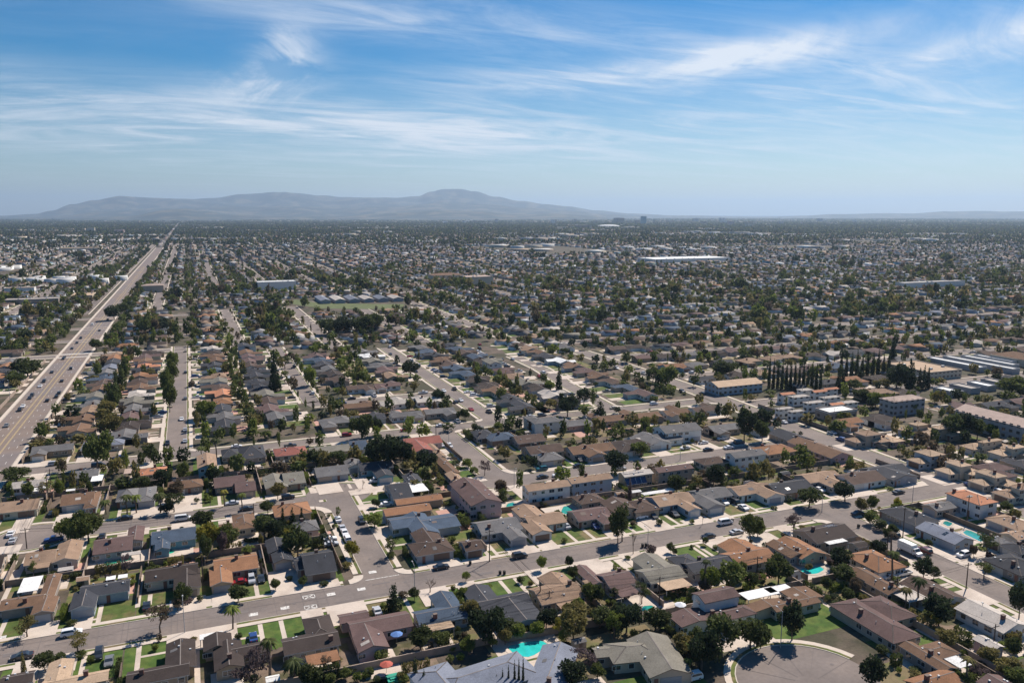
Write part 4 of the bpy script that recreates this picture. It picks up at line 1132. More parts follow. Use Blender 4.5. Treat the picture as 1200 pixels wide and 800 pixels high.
# (base u, base v, crown width px, top v, shape, colour)
TL = [(80,634,34,603,'broad','mid'),(104,634,36,600,'broad','mid'),(92,638,26,612,'broad','mid'),(32,746,31,721,'sparse','olive'),(91,764,32,740,'sparse','olive'),(53,786,26,765,'round','dark'),(72,776,14,763,'bush','dark'),
(188,741,36,704,'sparse','brown'),(245,645,26,611,'round','yellow'),(236,620,26,597,'round','dark'),(149,603,17,578,'palm','mid'),(160,601,17,578,'palm','green'),(188,601,19,576,'palm','mid'),(204,600,26,575,'sparse','dark'),
(284,599,14,576,'palm','green'),(314,602,17,586,'round','dark'),(332,619,10,593,'conifer','black'),(343,617,11,594,'conifer','black'),(354,615,9,594,'conifer','black'),(310,630,30,601,'round','dark'),(322,634,22,609,'round','black'),(349,652,34,617,'broad','dark'),
(413,653,19,632,'round','yellow'),(439,618,25,601,'round','green'),(458,653,20,626,'sparse','dark'),(396,609,9,592,'sparse','mid'),(425,573,10,558,'bare','brown'),(273,737,24,708,'palm','green'),(279,706,25,684,'round','dark'),
(298,814,52,756,'sparse','purple'),(345,802,32,770,'palm','dark'),(362,806,30,775,'round','dark'),(388,801,17,787,'bush','mid'),(372,799,16,788,'bush','mid'),(215,710,21,683,'round','dark'),(208,716,16,700,'sparse','brown'),
(323,691,13,677,'round','mid'),(355,687,12,675,'round','dark'),(462,717,26,683,'conifer','black'),(486,703,14,688,'round','dark'),(504,694,28,674,'bare','brown'),(546,681,10,669,'round','green'),(541,703,17,687,'round','green'),(550,727,25,701,'round','olive'),
(572,754,45,711,'broad','black'),(599,748,28,726,'round','dark'),(493,761,30,734,'round','dark'),(518,757,24,740,'round','mid'),(549,767,20,747,'round','green'),(577,758,13,744,'round','green'),(592,755,18,736,'round','olive'),(448,775,20,760,'bush','mid'),
(487,803,8,770,'cypress','black'),(497,808,7,785,'cypress','black'),(582,810,4,790,'cypress','black'),(589,810,4,783,'cypress','black'),(596,810,4,779,'cypress','black'),(603,810,4,774,'cypress','black'),(608,810,4,771,'cypress','black'),(613,810,4,770,'cypress','black'),
(640,737,26,711,'round','black'),(672,751,34,714,'round','olive'),(655,744,20,722,'sparse','yellow'),(703,735,30,711,'round','dark'),(661,751,15,737,'bush','green'),(607,750,20,731,'round','green'),(628,746,20,727,'round','green'),(615,742,14,730,'bush','mid'),
(691,709,22,683,'round','mid'),(703,710,12,684,'round','dark'),(672,680,14,663,'round','dark'),(734,741,37,705,'broad','black'),(768,738,34,710,'round','dark'),(684,789,38,757,'sparse','purple'),(672,807,34,774,'round','black'),(634,668,12,650,'round','green'),
(752,707,26,680,'sparse','dark'),(742,649,20,612,'bare','brown'),(762,650,15,638,'bush','purple'),(729,634,30,585,'sparse','dark'),(724,636,24,600,'round','dark'),(871,626,15,605,'bare','brown'),(888,629,20,612,'round','mid'),(823,615,9,598,'bare','brown'),
(836,571,25,542,'round','black'),(930,623,27,600,'sparse','purple'),(948,594,30,571,'round','dark'),(990,587,26,563,'round','black'),(1009,601,16,582,'round','olive'),(1021,599,15,580,'round','mid'),(1022,614,18,597,'bush','mid'),(1031,620,18,606,'bush','dark'),(1040,631,14,618,'bush','dark'),
(1052,598,10,582,'round','yellow'),(1046,627,14,613,'round','dark'),(1028,651,19,633,'round','black'),(856,694,35,657,'round','mid'),(912,684,34,653,'broad','dark'),(880,692,18,670,'round','dark'),(879,759,40,721,'broad','dark'),(928,750,31,704,'round','black'),
(846,768,42,720,'round','dark'),(822,784,40,737,'broad','black'),(803,768,30,742,'round','olive'),(806,788,14,770,'palm','green'),(1020,810,32,768,'round','black'),(1082,679,23,652,'round','black'),(1094,679,17,663,'round','dark'),(1194,724,24,681,'round','black'),
(1153,677,25,657,'sparse','mid'),(1110,759,26,737,'round','olive'),(1155,777,24,756,'round','olive'),(1180,794,32,770,'round','olive'),(1192,808,30,782,'round','mid'),(1188,770,20,747,'round','dark'),(993,705,15,689,'round','dark'),(983,667,26,641,'round','black'),(986,684,27,661,'round','dark'),
(947,669,10,660,'round','olive'),(1034,767,16,755,'bush','dark'),(1180,601,16,587,'round','dark'),(1190,608,14,596,'round','mid'),(812,706,20,688,'round','dark'),(868,718,14,702,'palm','mid'),
(114,549,38,508,'broad','mid'),(20,565,32,547,'round','dark'),(177,542,17,520,'round','dark'),(166,574,22,557,'round','dark'),(191,569,19,549,'round','black'),(250,565,19,545,'round','black'),(214,563,16,540,'round','mid'),(254,537,14,512,'palm','dark'),(236,540,14,522,'palm','mid'),
(440,547,30,510,'round','black'),(457,550,30,509,'round','black'),(473,547,20,515,'round','black'),(500,553,27,527,'round','black'),(424,514,29,485,'broad','dark'),(442,510,15,487,'round','black'),(371,546,22,526,'round','dark'),(396,547,23,528,'round','dark'),
(515,472,17,455,'round','black'),(481,441,22,422,'round','black'),(323,458,17,410,'conifer','black'),(365,452,16,427,'round','green'),(334,432,20,415,'sparse','dark'),(240,491,26,469,'round','green'),(198,470,16,430,'round','mid'),(202,452,15,419,'round','mid'),(203,437,14,411,'round','mid'),(199,483,17,446,'round','mid'),
(137,472,16,440,'conifer','dark'),(143,457,14,424,'conifer','dark'),(146,441,13,411,'conifer','dark'),(135,483,17,450,'round','dark'),(130,510,28,485,'round','olive'),(126,489,22,467,'round','olive'),(33,442,34,419,'round','dark'),(18,452,22,436,'round','dark'),
(721,554,29,526,'round','black'),(665,488,25,462,'round','black'),(684,475,18,454,'round','black'),(703,492,20,469,'conifer','black'),(655,463,9,429,'cypress','black'),(872,517,26,479,'round','black'),(893,502,22,477,'round','black'),(893,517,20,491,'round','dark'),(750,535,22,517,'round','mid'),
(645,459,14,445,'round','green'),(780,455,28,427,'round','mid'),(765,448,18,430,'round','dark'),(847,442,29,421,'round','dark'),(982,460,7,431,'cypress','black'),(987,459,7,433,'cypress','black'),(1050,457,30,424,'round','black'),(1066,457,21,420,'conifer','black'),(1077,456,6,431,'cypress','black'),(1082,456,6,429,'cypress','black'),(1087,455,6,431,'cypress','black'),
(1046,422,12,392,'conifer','black'),(1115,514,28,484,'round','dark'),(1130,512,30,482,'round','black'),(1145,514,22,490,'round','dark'),(1160,510,16,496,'round','green'),(1185,464,34,440,'round','mid'),(1026,477,20,459,'round','green'),(1068,484,14,469,'round','green'),(1052,483,12,470,'round','green'),
(385,392,26,372,'round','dark'),(405,392,28,370,'round','black'),(425,392,28,368,'round','dark'),(440,388,22,366,'round','dark'),(134,375,20,357,'round','black'),(142,369,18,354,'round','dark'),(170,390,24,374,'round','dark'),(190,388,26,372,'round','black'),(113,411,16,396,'round','dark'),(1010,470,22,455,'round','dark'),(1000,458,18,444,'round','dark')]
TL += [(432,792,14,781,'bush','mid'),(418,798,13,787,'bush','green'),(404,796,15,783,'round','mid'),(470,797,12,786,'bush','olive'),(441,799,10,791,'bush','dark'),(527,776,12,767,'bush','mid'),(540,773,12,764,'bush','green'),(665,775,13,762,'bush','olive'),(694,772,14,757,'round','dark'),(700,795,20,776,'round','mid'),(718,764,10,756,'bush','green'),(958,700,12,690,'round','mid'),(1003,693,12,683,'bush','dark'),(1012,705,11,696,'round','olive'),(990,717,11,707,'bush','green'),(1135,800,20,786,'bush','mid'),(1118,795,16,782,'round','green'),(568,557,17,538,'sparse','purple'),(548,548,14,536,'bush','green'),(556,556,12,546,'bush','mid'),(585,505,12,494,'round','green'),(545,492,14,478,'round','dark')]
TL += [(901+k*5.0, 455+.3*k, 4.6, 418+.6*k+(k*7 % 5), 'cypress', 'black') for k in range(13)]
TL += [(985+k*6.2, 443-.2*k, 5.2, 410+(k*5 % 7), 'cypress', 'black') for k in range(10)]
for u, v, w, tv, sh, co in TL:
    X, Y = g(u, v); s = F/depth(X, Y)
    add_tree(X, Y, w/s, max(zat(X, Y, tv), 1.2), sh, co)
    OCC.append((X-1, Y-1, X+1, Y+1))
NTH = len(TREES); PI_ = math.pi
# further yard trees and bushes beside houses
rt_ = random.Random(99)
SH = ['round']*8+['sparse']*2+['broad']*2+['bush']*5+['conifer']+['palm']*2+['cypress']
CO = ['dark']*5+['mid']*6+['olive']*3+['green']*3+['black']*2+['brown']*2+['yellow']+['purple']
YARD = []
for H in HOUSES+[dict(bb=(p[0]-8, p[1]-7, p[0]+8, p[1]+7), face=p[2], row='x') for p in STUFF_H]:
    bb = H['bb']
    hand_ = H.get('lod') == 0
    for _ in range(11 if hand_ else 4):
        sdx = rt_.choice('NSEWBB'); f = H['face']
        if sdx == 'B': sdx = {'N':'S','S':'N','E':'W','W':'E'}[f]
        d = rt_.uniform(.9, 7.5)
        x = {'E': bb[2]+d, 'W': bb[0]-d}.get(sdx, rt_.uniform(bb[0]-1, bb[2]+1)); y = {'N': bb[3]+d, 'S': bb[1]-d}.get(sdx, rt_.uniform(bb[1]-1, bb[3]+1))
        if not any(h['bb'][0]-1.2 < x < h['bb'][2]+1.2 and h['bb'][1]-1.2 < y < h['bb'][3]+1.2 for h in HOUSES if abs(h['x']-x) < 30 and abs(h['y']-y) < 30):
            YARD.append((depth(x, y), x, y, sdx == f, hand_))
YARD.sort()
STREETX = [(-90.5, -70.5), (39, 50.5), (190, 202), (252, 270)]
def on_road(x, y):
    if any(a < x < b for a, b in STREETX[:1]): return True
    for a in ROADR:
        if a[0] < x < a[2] and a[1] < y < a[3]: return True
    return False
ROADR = [(-200,195.5,262,208),(39,205,50,292),(-62,266,40,285),(190,50,202.4,196),(252,50,266,240),(255,240,268,480),(-70,346.5,258,357.6),(99,282,111,346),(95,261,253,277),(-16,357,-4,660),(51,418,62,625),(56,417,134,429),(128,358,140,592),(193,358,216,592),(103,107,135,139),(112,50,126,110)]
STUFF_T = []
INF = []
for _ in range(9000):      # fill empty corners with planting
    u_, v_ = rt_.uniform(-10, 1210), 790-(rt_.random()**.7)*400; x, y = g(u_, v_)
    if free(x, y, x, y, 3.2) and not on_road(x, y): INF.append((depth(x, y), x, y, False, False)); OCC.append((x-1, y-1, x+1, y+1))
for (ax_, c_, a_, b_) in (('y', -4.6, 362, 640), ('y', -15.4, 362, 640), ('y', 62, 432, 620), ('y', 51, 432, 620), ('y', 139.4, 362, 585), ('y', 128.6, 362, 585), ('y', 205, 365, 470), ('y', 196, 365, 470), ('x', 346, -60, 250), ('x', 357.5, -60, 250), ('x', 275.6, 125, 248), ('x', 264.3, 125, 248), ('y', 271, 215, 480), ('y', 253, 290, 480), ('x', 282.3, -38, 32)):
    t = a_+rt_.uniform(2, 12)
    while t < b_:
        x, y = (c_, t) if ax_ == 'y' else (t, c_); INF.append((depth(x, y), x, y, None, False)); t += rt_.uniform(10, 26)
YARD += INF; YARD.sort()
for d, x, y, fr, hand_ in YARD:
    if (fr is not None and on_road(x, y)) or not seen(x, y, 25, 815): continue
    if fr and not free(x, y, x, y, -1.2): continue
    if any(abs(x-a) < 7 and -9 < y-b < 5 for a, b in POOLC): continue
    sh, co = rt_.choice(SH), rt_.choice(CO)
    if hand_ and rt_.random() < .84: sh = 'bush'
    top = rt_.uniform(3.5, 9.5); w = rt_.uniform(3, 8)
    if hand_: top *= .65; w *= .6
    if fr: top *= .7; w *= .75
    if sh == 'bush': top, w = rt_.uniform(1, 2.4), rt_.uniform(1.4, 3.4)
    if sh == 'palm': w = rt_.uniform(3, 5); top = rt_.uniform(5, 11)
    if sh == 'cypress': w = rt_.uniform(1.2, 2); top = rt_.uniform(5, 9)
    nb = sum(1 for t in TREES if (t['shape'] == 'bush')); nt = len(TREES)-nb
    if (sh == 'bush' and nb < 295) or (sh != 'bush' and nt < 296): add_tree(x, y, w, top, sh, co)
    else: STUFF_T.append((x, y, w, top, co))
HEDGES = []
def hedge_mesh(seed, col):
    rs = np.random.RandomState(seed); n = 900; c = rs.uniform(-1, 1, (n, 3)); k = rs.randint(0, 3, n); sg = rs.choice([-1, 1], n)
    c[np.arange(n), k] = np.where(rs.rand(n) < .8, sg*rs.uniform(.8, 1.08, n), c[np.arange(n), k]); c[:, 2] *= .95+.1*np.sin(c[:, 0]*7+seed)
    a = rs.normal(size=(n, 3)); a /= np.linalg.norm(a, axis=1)[:, None]; b = np.cross(a, rs.normal(size=(n, 3))); b /= np.linalg.norm(b, axis=1)[:, None]
    st = np.array([.05, .22, .22]); a = a*st*rs.uniform(.6, 1.3, (n, 1)); b = b*st*rs.uniform(.6, 1.3, (n, 1))
    V = np.zeros((n*4, 3)); V[0::4] = c-a; V[1::4] = c-b; V[2::4] = c+a; V[3::4] = c+b
    return np_mesh('hedge', V, np.arange(n*4).reshape(n, 4), [LEAF[col]])
HM = [hedge_mesh(k, c) for k, c in enumerate(('dark', 'mid', 'olive', 'dark', 'green'))]
rh = random.Random(17)
for H in HOUSES:
    if H['lod'] > 0 or H['row'] in ('Z',) or 'rz' in H or len(HEDGES) > 110: continue
    bb = H['bb']; d = DIRS[H['face']]; w = bb[2]-bb[0] if d[0] == 0 else bb[3]-bb[1]
    for side in (0, 1):
        if rh.random() < .25: continue
        L = rh.uniform(2.5, 7); hgt = rh.uniform(.7, 1.7)
        if side == 0:      # along the rear wall
            o = rh.uniform(8, 9.2); t = rh.uniform(-w/3, w/3)
            x, y, rz = ((bb[0]+bb[2])/2+t, (bb[1] if d[1] > 0 else bb[3])-d[1]*o, 0) if d[0] == 0 else ((bb[0] if d[0] > 0 else bb[2])-d[0]*o, (bb[1]+bb[3])/2+t, PI_/2)
        else:              # beside the house
            s = rh.choice((-1, 1)); o = rh.uniform(.9, 1.5)
            x, y, rz = ((bb[2]+o if s > 0 else bb[0]-o), (bb[1]+bb[3])/2+rh.uniform(-5, 5), PI_/2) if d[0] == 0 else ((bb[0]+bb[2])/2+rh.uniform(-5, 5), (bb[3]+o if s > 0 else bb[1]-o), 0)
        if on_road(x, y) or any(abs(x-a) < 8 and abs(y-b) < 7 for a, b in POOLC): continue
        if any(h['bb'][0]-.8 < x < h['bb'][2]+.8 and h['bb'][1]-.8 < y < h['bb'][3]+.8 for h in HOUSES if h is not H): continue
        k = rh.randrange(5); o = link('hedge', HM[k], None, (x, y, hgt*.95), rz, (L/2, rh.uniform(.45, .9), hgt)); HEDGES.append((o, x, y, H, k))
# ------------------------------------------------------------------ cars
CARC = dict(white=(.75,.75,.75), silver=(.45,.46,.48), black=(.015,.015,.018), dark=(.03,.035,.045), blue=(.03,.07,.22), red=(.32,.015,.02), maroon=(.10,.012,.02), teal=(.02,.12,.15), grey=(.16,.165,.17), beige=(.45,.38,.28))
PAINT = {}
for k, c in CARC.items():
    m = mat('car_paint_'+k, c, .28, .03, 1, spec=.6); PAINT[k] = m
M_light = mat('headlight_glass', (.7,.7,.68), .15, .02); M_tail = mat('tail_light', (.35,.02,.015), .3, .02)
PROF = dict(
 sedan=([(-2.3,.3),(-2.32,.72),(-2.2,.93),(-1.45,.98),(-.95,1.38),(.35,1.42),(1.1,.98),(2.0,.86),(2.25,.7),(2.3,.3)], 3, 6, 4.6),
 suv=([(-2.3,.35),(-2.33,.9),(-2.25,1.1),(-2.0,1.68),(-1.2,1.76),(.45,1.72),(1.1,1.12),(2.05,1.0),(2.28,.8),(2.32,.35)], 2, 6, 4.7),
 van=([(-2.5,.35),(-2.55,1.0),(-2.5,1.15),(-2.4,1.95),(-1.5,2.02),(1.1,1.95),(1.85,1.15),(2.4,1.0),(2.55,.8),(2.55,.35)], 2, 6, 5.1),
 pickup=([(-2.75,.45),(-2.75,1.05),(-2.7,1.08),(-.75,1.08),(-.6,1.75),(.55,1.75),(1.1,1.12),(2.4,1.02),(2.65,.85),(2.7,.45)], 3, 6, 5.4))
def hwz(z, b): return .92 if z <= b else .92-(z-b)*.32
CARM = {}
def car_meshes(kind, col):
    key = (kind, col)
    if key in CARM: return CARM[key]
    P, i0, i1, L = PROF[kind]; belt = 1.0 if kind == 'sedan' else 1.14
    b = MB(); n = len(P)
    for s in (1, -1):
        pts = [(x, s*hwz(z, belt), z) for x, z in P]; b.face(pts if s < 0 else pts[::-1])
    for k in range(n-1):
        (x0, z0), (x1, z1) = P[k], P[k+1]; a, c = hwz(z0, belt), hwz(z1, belt)
        b.face([(x0, -a, z0), (x0, a, z0), (x1, c, z1), (x1, -c, z1)])
    if kind == 'pickup': b.box(-2.55, -.75, 1.085, -.85, .75, 1.09, 1)
    w = MB(); C = P[i0:i1+1] if kind != 'pickup' else P[3:7]
    lo = belt+.02
    for s in (1, -1):       # side glass: shrink the cabin polygon
        cx = sum(p[0] for p in C)/len(C); cz = sum(p[1] for p in C)/len(C)
        pts = [(cx+(x-cx)*.86, z-.10 if z > 1.2 else max(z, lo)+.03) for x, z in C]
        pts = [(x, s*(hwz(z, belt)+.012), z) for x, z in pts]; w.face(pts if s < 0 else pts[::-1])
    for (p, q) in ((P[i1-1], P[i1]), (P[i0+1], P[i0])) if kind != 'pickup' else ((P[5], P[6]), (P[4], P[3])):
        (x0, z0), (x1, z1) = p, q; e = .02*(1 if x1 > x0 else -1)
        A = (x0+(x1-x0)*.08+e, z0+(z1-z0)*.08+.012); B = (x0+(x1-x0)*.9+e, z0+(z1-z0)*.9+.012)
        a, c = hwz(A[1], belt)-.1, hwz(B[1], belt)-.1
        f = [(A[0], -a, A[1]), (B[0], -c, B[1]), (B[0], c, B[1]), (A[0], a, A[1])]; w.face(f if x1 > x0 else f[::-1])
    t = MB()
    t.cyl((0, -.11, 0), (0, .11, 0), .33, .33, 12, 0); t.cyl((0, -.12, 0), (0, .12, 0), .19, .19, 10, 1)
    fl = MB(); fl.box(-.04, -.16, -.07, .04, .16, .07, 0, True); tl = MB(); tl.box(-.04, -.14, -.09, .04, .14, .09, 0, True)
    CARM[key] = (b.mesh('car_body', [PAINT[col], M_tyre]), w.mesh('car_windows', [M_glass]), t.mesh('wheel', [M_tyre, M_rim]), fl.mesh('headlight', [M_light]), tl.mesh('taillight', [M_tail]), L)
    return CARM[key]
CARS = []
CNAME = dict(sedan='sedan_car', suv='suv_car', van='van', pickup='pickup_truck')
def add_car(X, Y, kind, col, rz, where=None, parked=True):
    B, Wn, Wh, HL, TLt, L = car_meshes(kind, col)
    root = bpy.data.objects.new(CNAME[kind], None); COL.objects.link(root); root.location = (X, Y, .06 if True else 0); root.rotation_euler = (0, 0, rz)
    link('body', B, root); link('windows', Wn, root)
    if depth(X, Y) < 420:
        for x in (-L*.3, L*.3):
            for y in (-.84, .84): link('wheel', Wh, root, (x, y, .33))
    if depth(X, Y) < 260:
        for y in (-.62, .62): link('headlight', HL, root, (L/2-.02, y, .68)); link('taillight', TLt, root, (-L/2+.02, y, .75))
    c = dict(o=root, x=X, y=Y, kind=kind, col=col, where=where, parked=parked, rz=rz); CARS.append(c); OCC.append((X-1, Y-1, X+1, Y+1)); return c
PI = math.pi
CL = [(84,744,'suv','white','x'),(26,771,'sedan','dark','x'),(116,769,'suv','dark','y'),(128,777,'sedan','grey','y'),(172,712,'sedan','dark','y'),(13,627,'sedan','white','y'),(15,635,'sedan','silver','y'),(61,603,'sedan','dark','y'),(63,634,'pickup','blue','x'),(120,630,'sedan','dark','y'),
(272,591,'sedan','silver','x'),(289,597.5,'sedan','dark','x'),(295,681,'suv','silver','y'),(306,680,'sedan','dark','y'),(281,684,'sedan','red','x'),(297,749,'sedan','blue','y'),(396,610,'sedan','white','y'),(401,620,'sedan','silver','y'),(404,626,'sedan','white','y'),(407,633,'suv','white','y'),(424,612,'suv','dark','y'),
(388,639,'sedan','silver','x'),(386,633,'sedan','white','x'),(441,565,'van','white','x'),(453,592,'sedan','white','x'),(517,666,'sedan','dark','x'),(442,718,'sedan','silver','y'),(635,551,'suv','teal','x'),(636,560,'sedan','dark','x'),(654,558,'sedan','white','x'),(678,547,'sedan','black','x'),(679,540,'sedan','dark','y'),(687,538,'suv','black','y'),
(663,618,'sedan','silver','y'),(697,618,'sedan','blue','y'),(609,653,'suv','dark','x'),(751,607,'sedan','white','x'),(765,606,'sedan','dark','y'),(790,604,'sedan','dark','y'),(848,590,'sedan','white','y'),(860,589,'suv','dark','y'),(871,596,'sedan','white','y'),(830,630,'sedan','black','x'),(863,625,'sedan','silver','x'),(850,614,'van','white','x'),
(803,526,'sedan','white','x'),(830,528,'sedan','black','x'),(824,520,'sedan','white','x'),(846,515,'sedan','white','x'),(866,520,'van','dark','x'),(1046,628,'suv','dark','y'),(1083,647,'suv','maroon','y'),(1129,652,'suv','white','x'),(1058,674,'pickup','white','x'),(1041,678,'sedan','white','x'),(1137,570,'suv','blue','y'),(1173,580,'van','white','y'),
(1005,603,'sedan','dark','x'),(1041,564,'sedan','red','x'),(811,796,'suv','white','x'),(985,516,'suv','blue','y'),(975,508,'sedan','white','y'),(1053,578,'sedan','dark','x'),(213,492,'sedan','white','y'),(232,499,'sedan','dark','x'),(64,545,'suv','silver','x'),(600,507,'sedan','dark','x'),(475,505,'sedan','red','x'),(517,523,'sedan','white','y'),(527,524,'suv','white','y'),(540,470,'sedan','white','y'),(534,472,'sedan','dark','y'),(622,489,'sedan','silver','x'),(620,495,'sedan','dark','x'),(468,570,'sedan','white','x'),(412,468,'sedan','black','x'),(1012,560,'sedan','silver','x'),(960,575,'sedan','white','y'),(1196,576,'suv','dark','y')]
for u, v, k, c, ax in CL:
    X, Y = g(u, v); rr = random.Random(int(u*v)); add_car(X, Y, k, c, (0 if ax == 'x' else PI/2)+(PI if rr.random() < .5 else 0)+rr.uniform(-.03, .03), 'hand')
for u, v, c, k in ((27.5,481,'dark','suv'),(33,467.5,'dark','sedan'),(42,464,'dark','suv'),(45,471,'black','sedan'),(39,476,'white','sedan'),(51,453,'white','sedan'),(62.5,447,'dark','suv'),(71,461,'dark','sedan'),(68,465.5,'black','sedan'),(76,447,'dark','sedan'),(74,433,'white','sedan'),(86,432.5,'dark','suv'),(75,421,'dark','sedan'),(82.5,419,'black','sedan'),(59,437,'dark','sedan'),(86,409,'dark','sedan'),(96,402,'dark','sedan'),(94,397,'dark','suv'),(112.5,388,'dark','sedan'),(108,381,'white','van'),(123,375,'dark','sedan'),(133,362,'dark','sedan'),(4,500,'grey','sedan'),(141,352,'silver','sedan')):
    X, Y = g(u, v); lanes = [-88.6, -85.4, -79.9+0, -75.6, -72.4]; X = min((-88.6, -85.4, -75.6, -72.4), key=lambda q: abs(q-X))
    add_car(X, Y, k, c, PI/2 if X > -80 else -PI/2, 'blvd', False)
# parked cars along streets and on driveways further off
rc = random.Random(5); CC = ['white']*5+['silver']*4+['dark']*4+['black']*3+['grey']*3+['blue']*2+['red']+['beige']; KK = ['sedan']*5+['suv']*4+['van']+['pickup']*2
def try_car(X, Y, rz, where):
    if len(CARS) > 270 or not seen(X, Y, -5, 795): return
    if any(abs(c['x']-X) < 6 and abs(c['y']-Y) < 6 for c in CARS): return
    add_car(X, Y, rc.choice(KK), rc.choice(CC), rz, where)
for H in HOUSES:
    if H['gx'] and H['row'] in ROWS and H['lod'] > 0 and rc.random() < .5:
        gx, gy, hw = H['gx']; d = DIRS[H['face']]; o = rc.uniform(-1, 1)
        try_car(gx+d[0]*4.2+(o if d[0] == 0 else 0), gy+d[1]*4.2+(o if d[1] == 0 else 0), PI/2 if d[0] == 0 else 0, 'drive')
for x, y0, y1 in ((-10, 362, 640), (56.5, 440, 640), (134, 365, 640), (201, 370, 600), (259, 290, 480)):
    for s in (-1, 1):
        y = y0+rc.uniform(0, 20)
        while y < y1: try_car(x+s*3.6, y, PI/2*(1 if s > 0 else -1), 'street'); y += rc.uniform(16, 80)
for y, x0, x1 in ((351.5, -60, 245), (423, 65, 125), (270, 125, 245), (278, -35, 30)):
    for s in (-1, 1):
        x = x0+rc.uniform(5, 30)
        while x < x1: try_car(x, y+s*4.0, 0, 'street'); x += rc.uniform(20, 80)
# box truck
X, Y = g(1066, 648)
rt = bpy.data.objects.new('box_truck', None); COL.objects.link(rt); rt.location = (X, Y, .05); rt.rotation_euler.z = -PI/2
tag(rt, 'white box truck parked on the lower right street before the maroon car', 'truck')
m = MB(); m.box(-3.6, -1.15, .75, 1.5, 1.15, 3.1, 0, True); m.build('cargo_box', M_frame, rt)
m = MB(); P = [(1.6,.5),(1.6,2.3),(2.4,2.35),(2.9,1.5),(3.7,1.3),(3.8,.5)]
m.face([(x, -.98, z) for x, z in P]); m.face([(x, .98, z) for x, z in P][::-1])
for k in range(len(P)-1): m.face([(P[k][0], -.98, P[k][1]), (P[k][0], .98, P[k][1]), (P[k+1][0], .98, P[k+1][1]), (P[k+1][0], -.98, P[k+1][1])])
cb = m.build('cab', PAINT['white'], rt)
m = MB(); m.face([(2.44, -.85, 2.3), (2.92, -.85, 1.55), (2.92, .85, 1.55), (2.44, .85, 2.3)][::-1]); m.box(1.9, -1.0, 1.5, 2.5, 1.0, 2.1, 0, True); m.build('windows', M_glass, cb)
for x in (-2.4, 2.7):
    for y in (-.9, .9): link('wheel', car_meshes('sedan', 'white')[2], rt, (x, y, .42), 0, 1.28)
# ------------------------------------------------------------------ poles
def trim0(s): return ' '.join(s.split()[:16])
def pole(u, v, tv, kind, label):
    X, Y = g(u, v); h = max(5, min(14, zat(X, Y, tv)))
    rt = bpy.data.objects.new('street_lamp' if kind == 'lamp' else 'utility_pole', None); COL.objects.link(rt); rt.location = (X, Y, 0)
    m = MB()
    if kind == 'lamp':
        m.cyl((0, 0, 0), (0, 0, h), .11, .07, 8); m.build('post', M_lamp, rt)
        a = MB(); d = -1 if Y > 201 else 1; a.cyl((0, 0, h-.1), (0, d*1.8, h+.25), .05, .04, 6); a.build('arm', M_lamp, rt)
        a = MB(); a.box(-.14, min(d*1.6, d*2.3), h+.2, .14, max(d*1.6, d*2.3), h+.34, 0, True); a.build('lamp_head', M_lamp, rt)
        c = 'street lamp'
    else:
        m.cyl((0, 0, 0), (0, 0, h), .17, .11, 8); m.build('post', M_pole, rt)
        a = MB(); a.box(-1.3, -.06, h-.75, 1.3, .06, h-.62, 0, True); a.build('cross_arm', M_pole, rt)
        for x in (-1.15, -.5, .5, 1.15): b = MB(); b.cyl((x, 0, h-.62), (x, 0, h-.4), .05, .03, 6); b.build('insulator', M_vent, rt)
        c = 'utility pole'
    tag(rt, label, c, 'street lamps' if kind == 'lamp' else 'wooden utility poles')
for q in [(31.5,642.5,618,'pole','dark pole at the left turning circle beside the parked cars'),(238,681,650,'pole','pole between the orange brown and dark brown houses at left'),(216.6,741,703,'lamp','tall street lamp at the near kerb of the foreground street, left of the palm'),
 (486,694,662,'lamp','street lamp by the blue roofed house opposite the side street corner'),(573.6,657.5,620,'pole','tall wooden pole at the far kerb of the foreground street near centre'),(633,710,682,'pole','left one of two close poles behind the orange tan roof'),(643.6,713,694,'pole','right one of two close poles behind the orange tan roof'),
 (772.4,709,675,'pole','tall wooden pole with cross arm behind the greenish grey roof'),(887,671,653,'pole','pole with cross arm in front of the large orange brown roof'),(1050,701,677,'pole','tall pole behind the pale patio cover at lower right'),(1132,690,659,'pole','pole at the left kerb of the lower right street'),
 (1164,759,731,'pole','pole rising beside the small pink walled garage at lower right'),(1057.5,634,594,'pole','very tall pole beside the charcoal roofed corner house'),(1133,612,580,'pole','pole in front of the orange tiled two storey house'),(1039.5,646,628,'pole','short pole at the upper end of the lower right street'),
 (914.6,759,716,'lamp','street lamp at the rim of the bottom right turning circle'),(602.5,571,548,'lamp','street lamp at the central street bend'),(689,576,560,'pole','pole behind the light blue two storey house'),(759,641,620,'lamp','street lamp at the near kerb beside the bare tree'),(797,539,527,'lamp','street lamp on the central cross street'),
 (57,590,557,'pole','tall pole between the pale house and the brown house at left'),(60,573,549,'pole','pole behind the pale roofed house near the boulevard'),(526,526,504,'lamp','street lamp on the short central street'),(511,513,495,'pole','pole at the central junction near the red roof'),(494,753,729,'pole','pole behind the beige patio cover'),
 (12,470,445,'lamp','street lamp left of the boulevard, nearest'),(98,455,436,'lamp','street lamp right of the boulevard'),(420,562,540,'lamp','street lamp at the bend above the side street'),(1069,589,568,'lamp','street lamp at the right junction corner'),(977,495,478,'lamp','street lamp before the white office'),(139,540,523,'lamp','street lamp by the big broad tree at left'),
 (298,610,590,'pole','pole on the left cul-de-sac street between dark trees'),(730,560,540,'pole','pole left of the solar roofed house'),(1110,552,530,'pole','pole above the right road'),(963,600,582,'lamp','street lamp by the dark green tree near right junction')]: pole(*q)
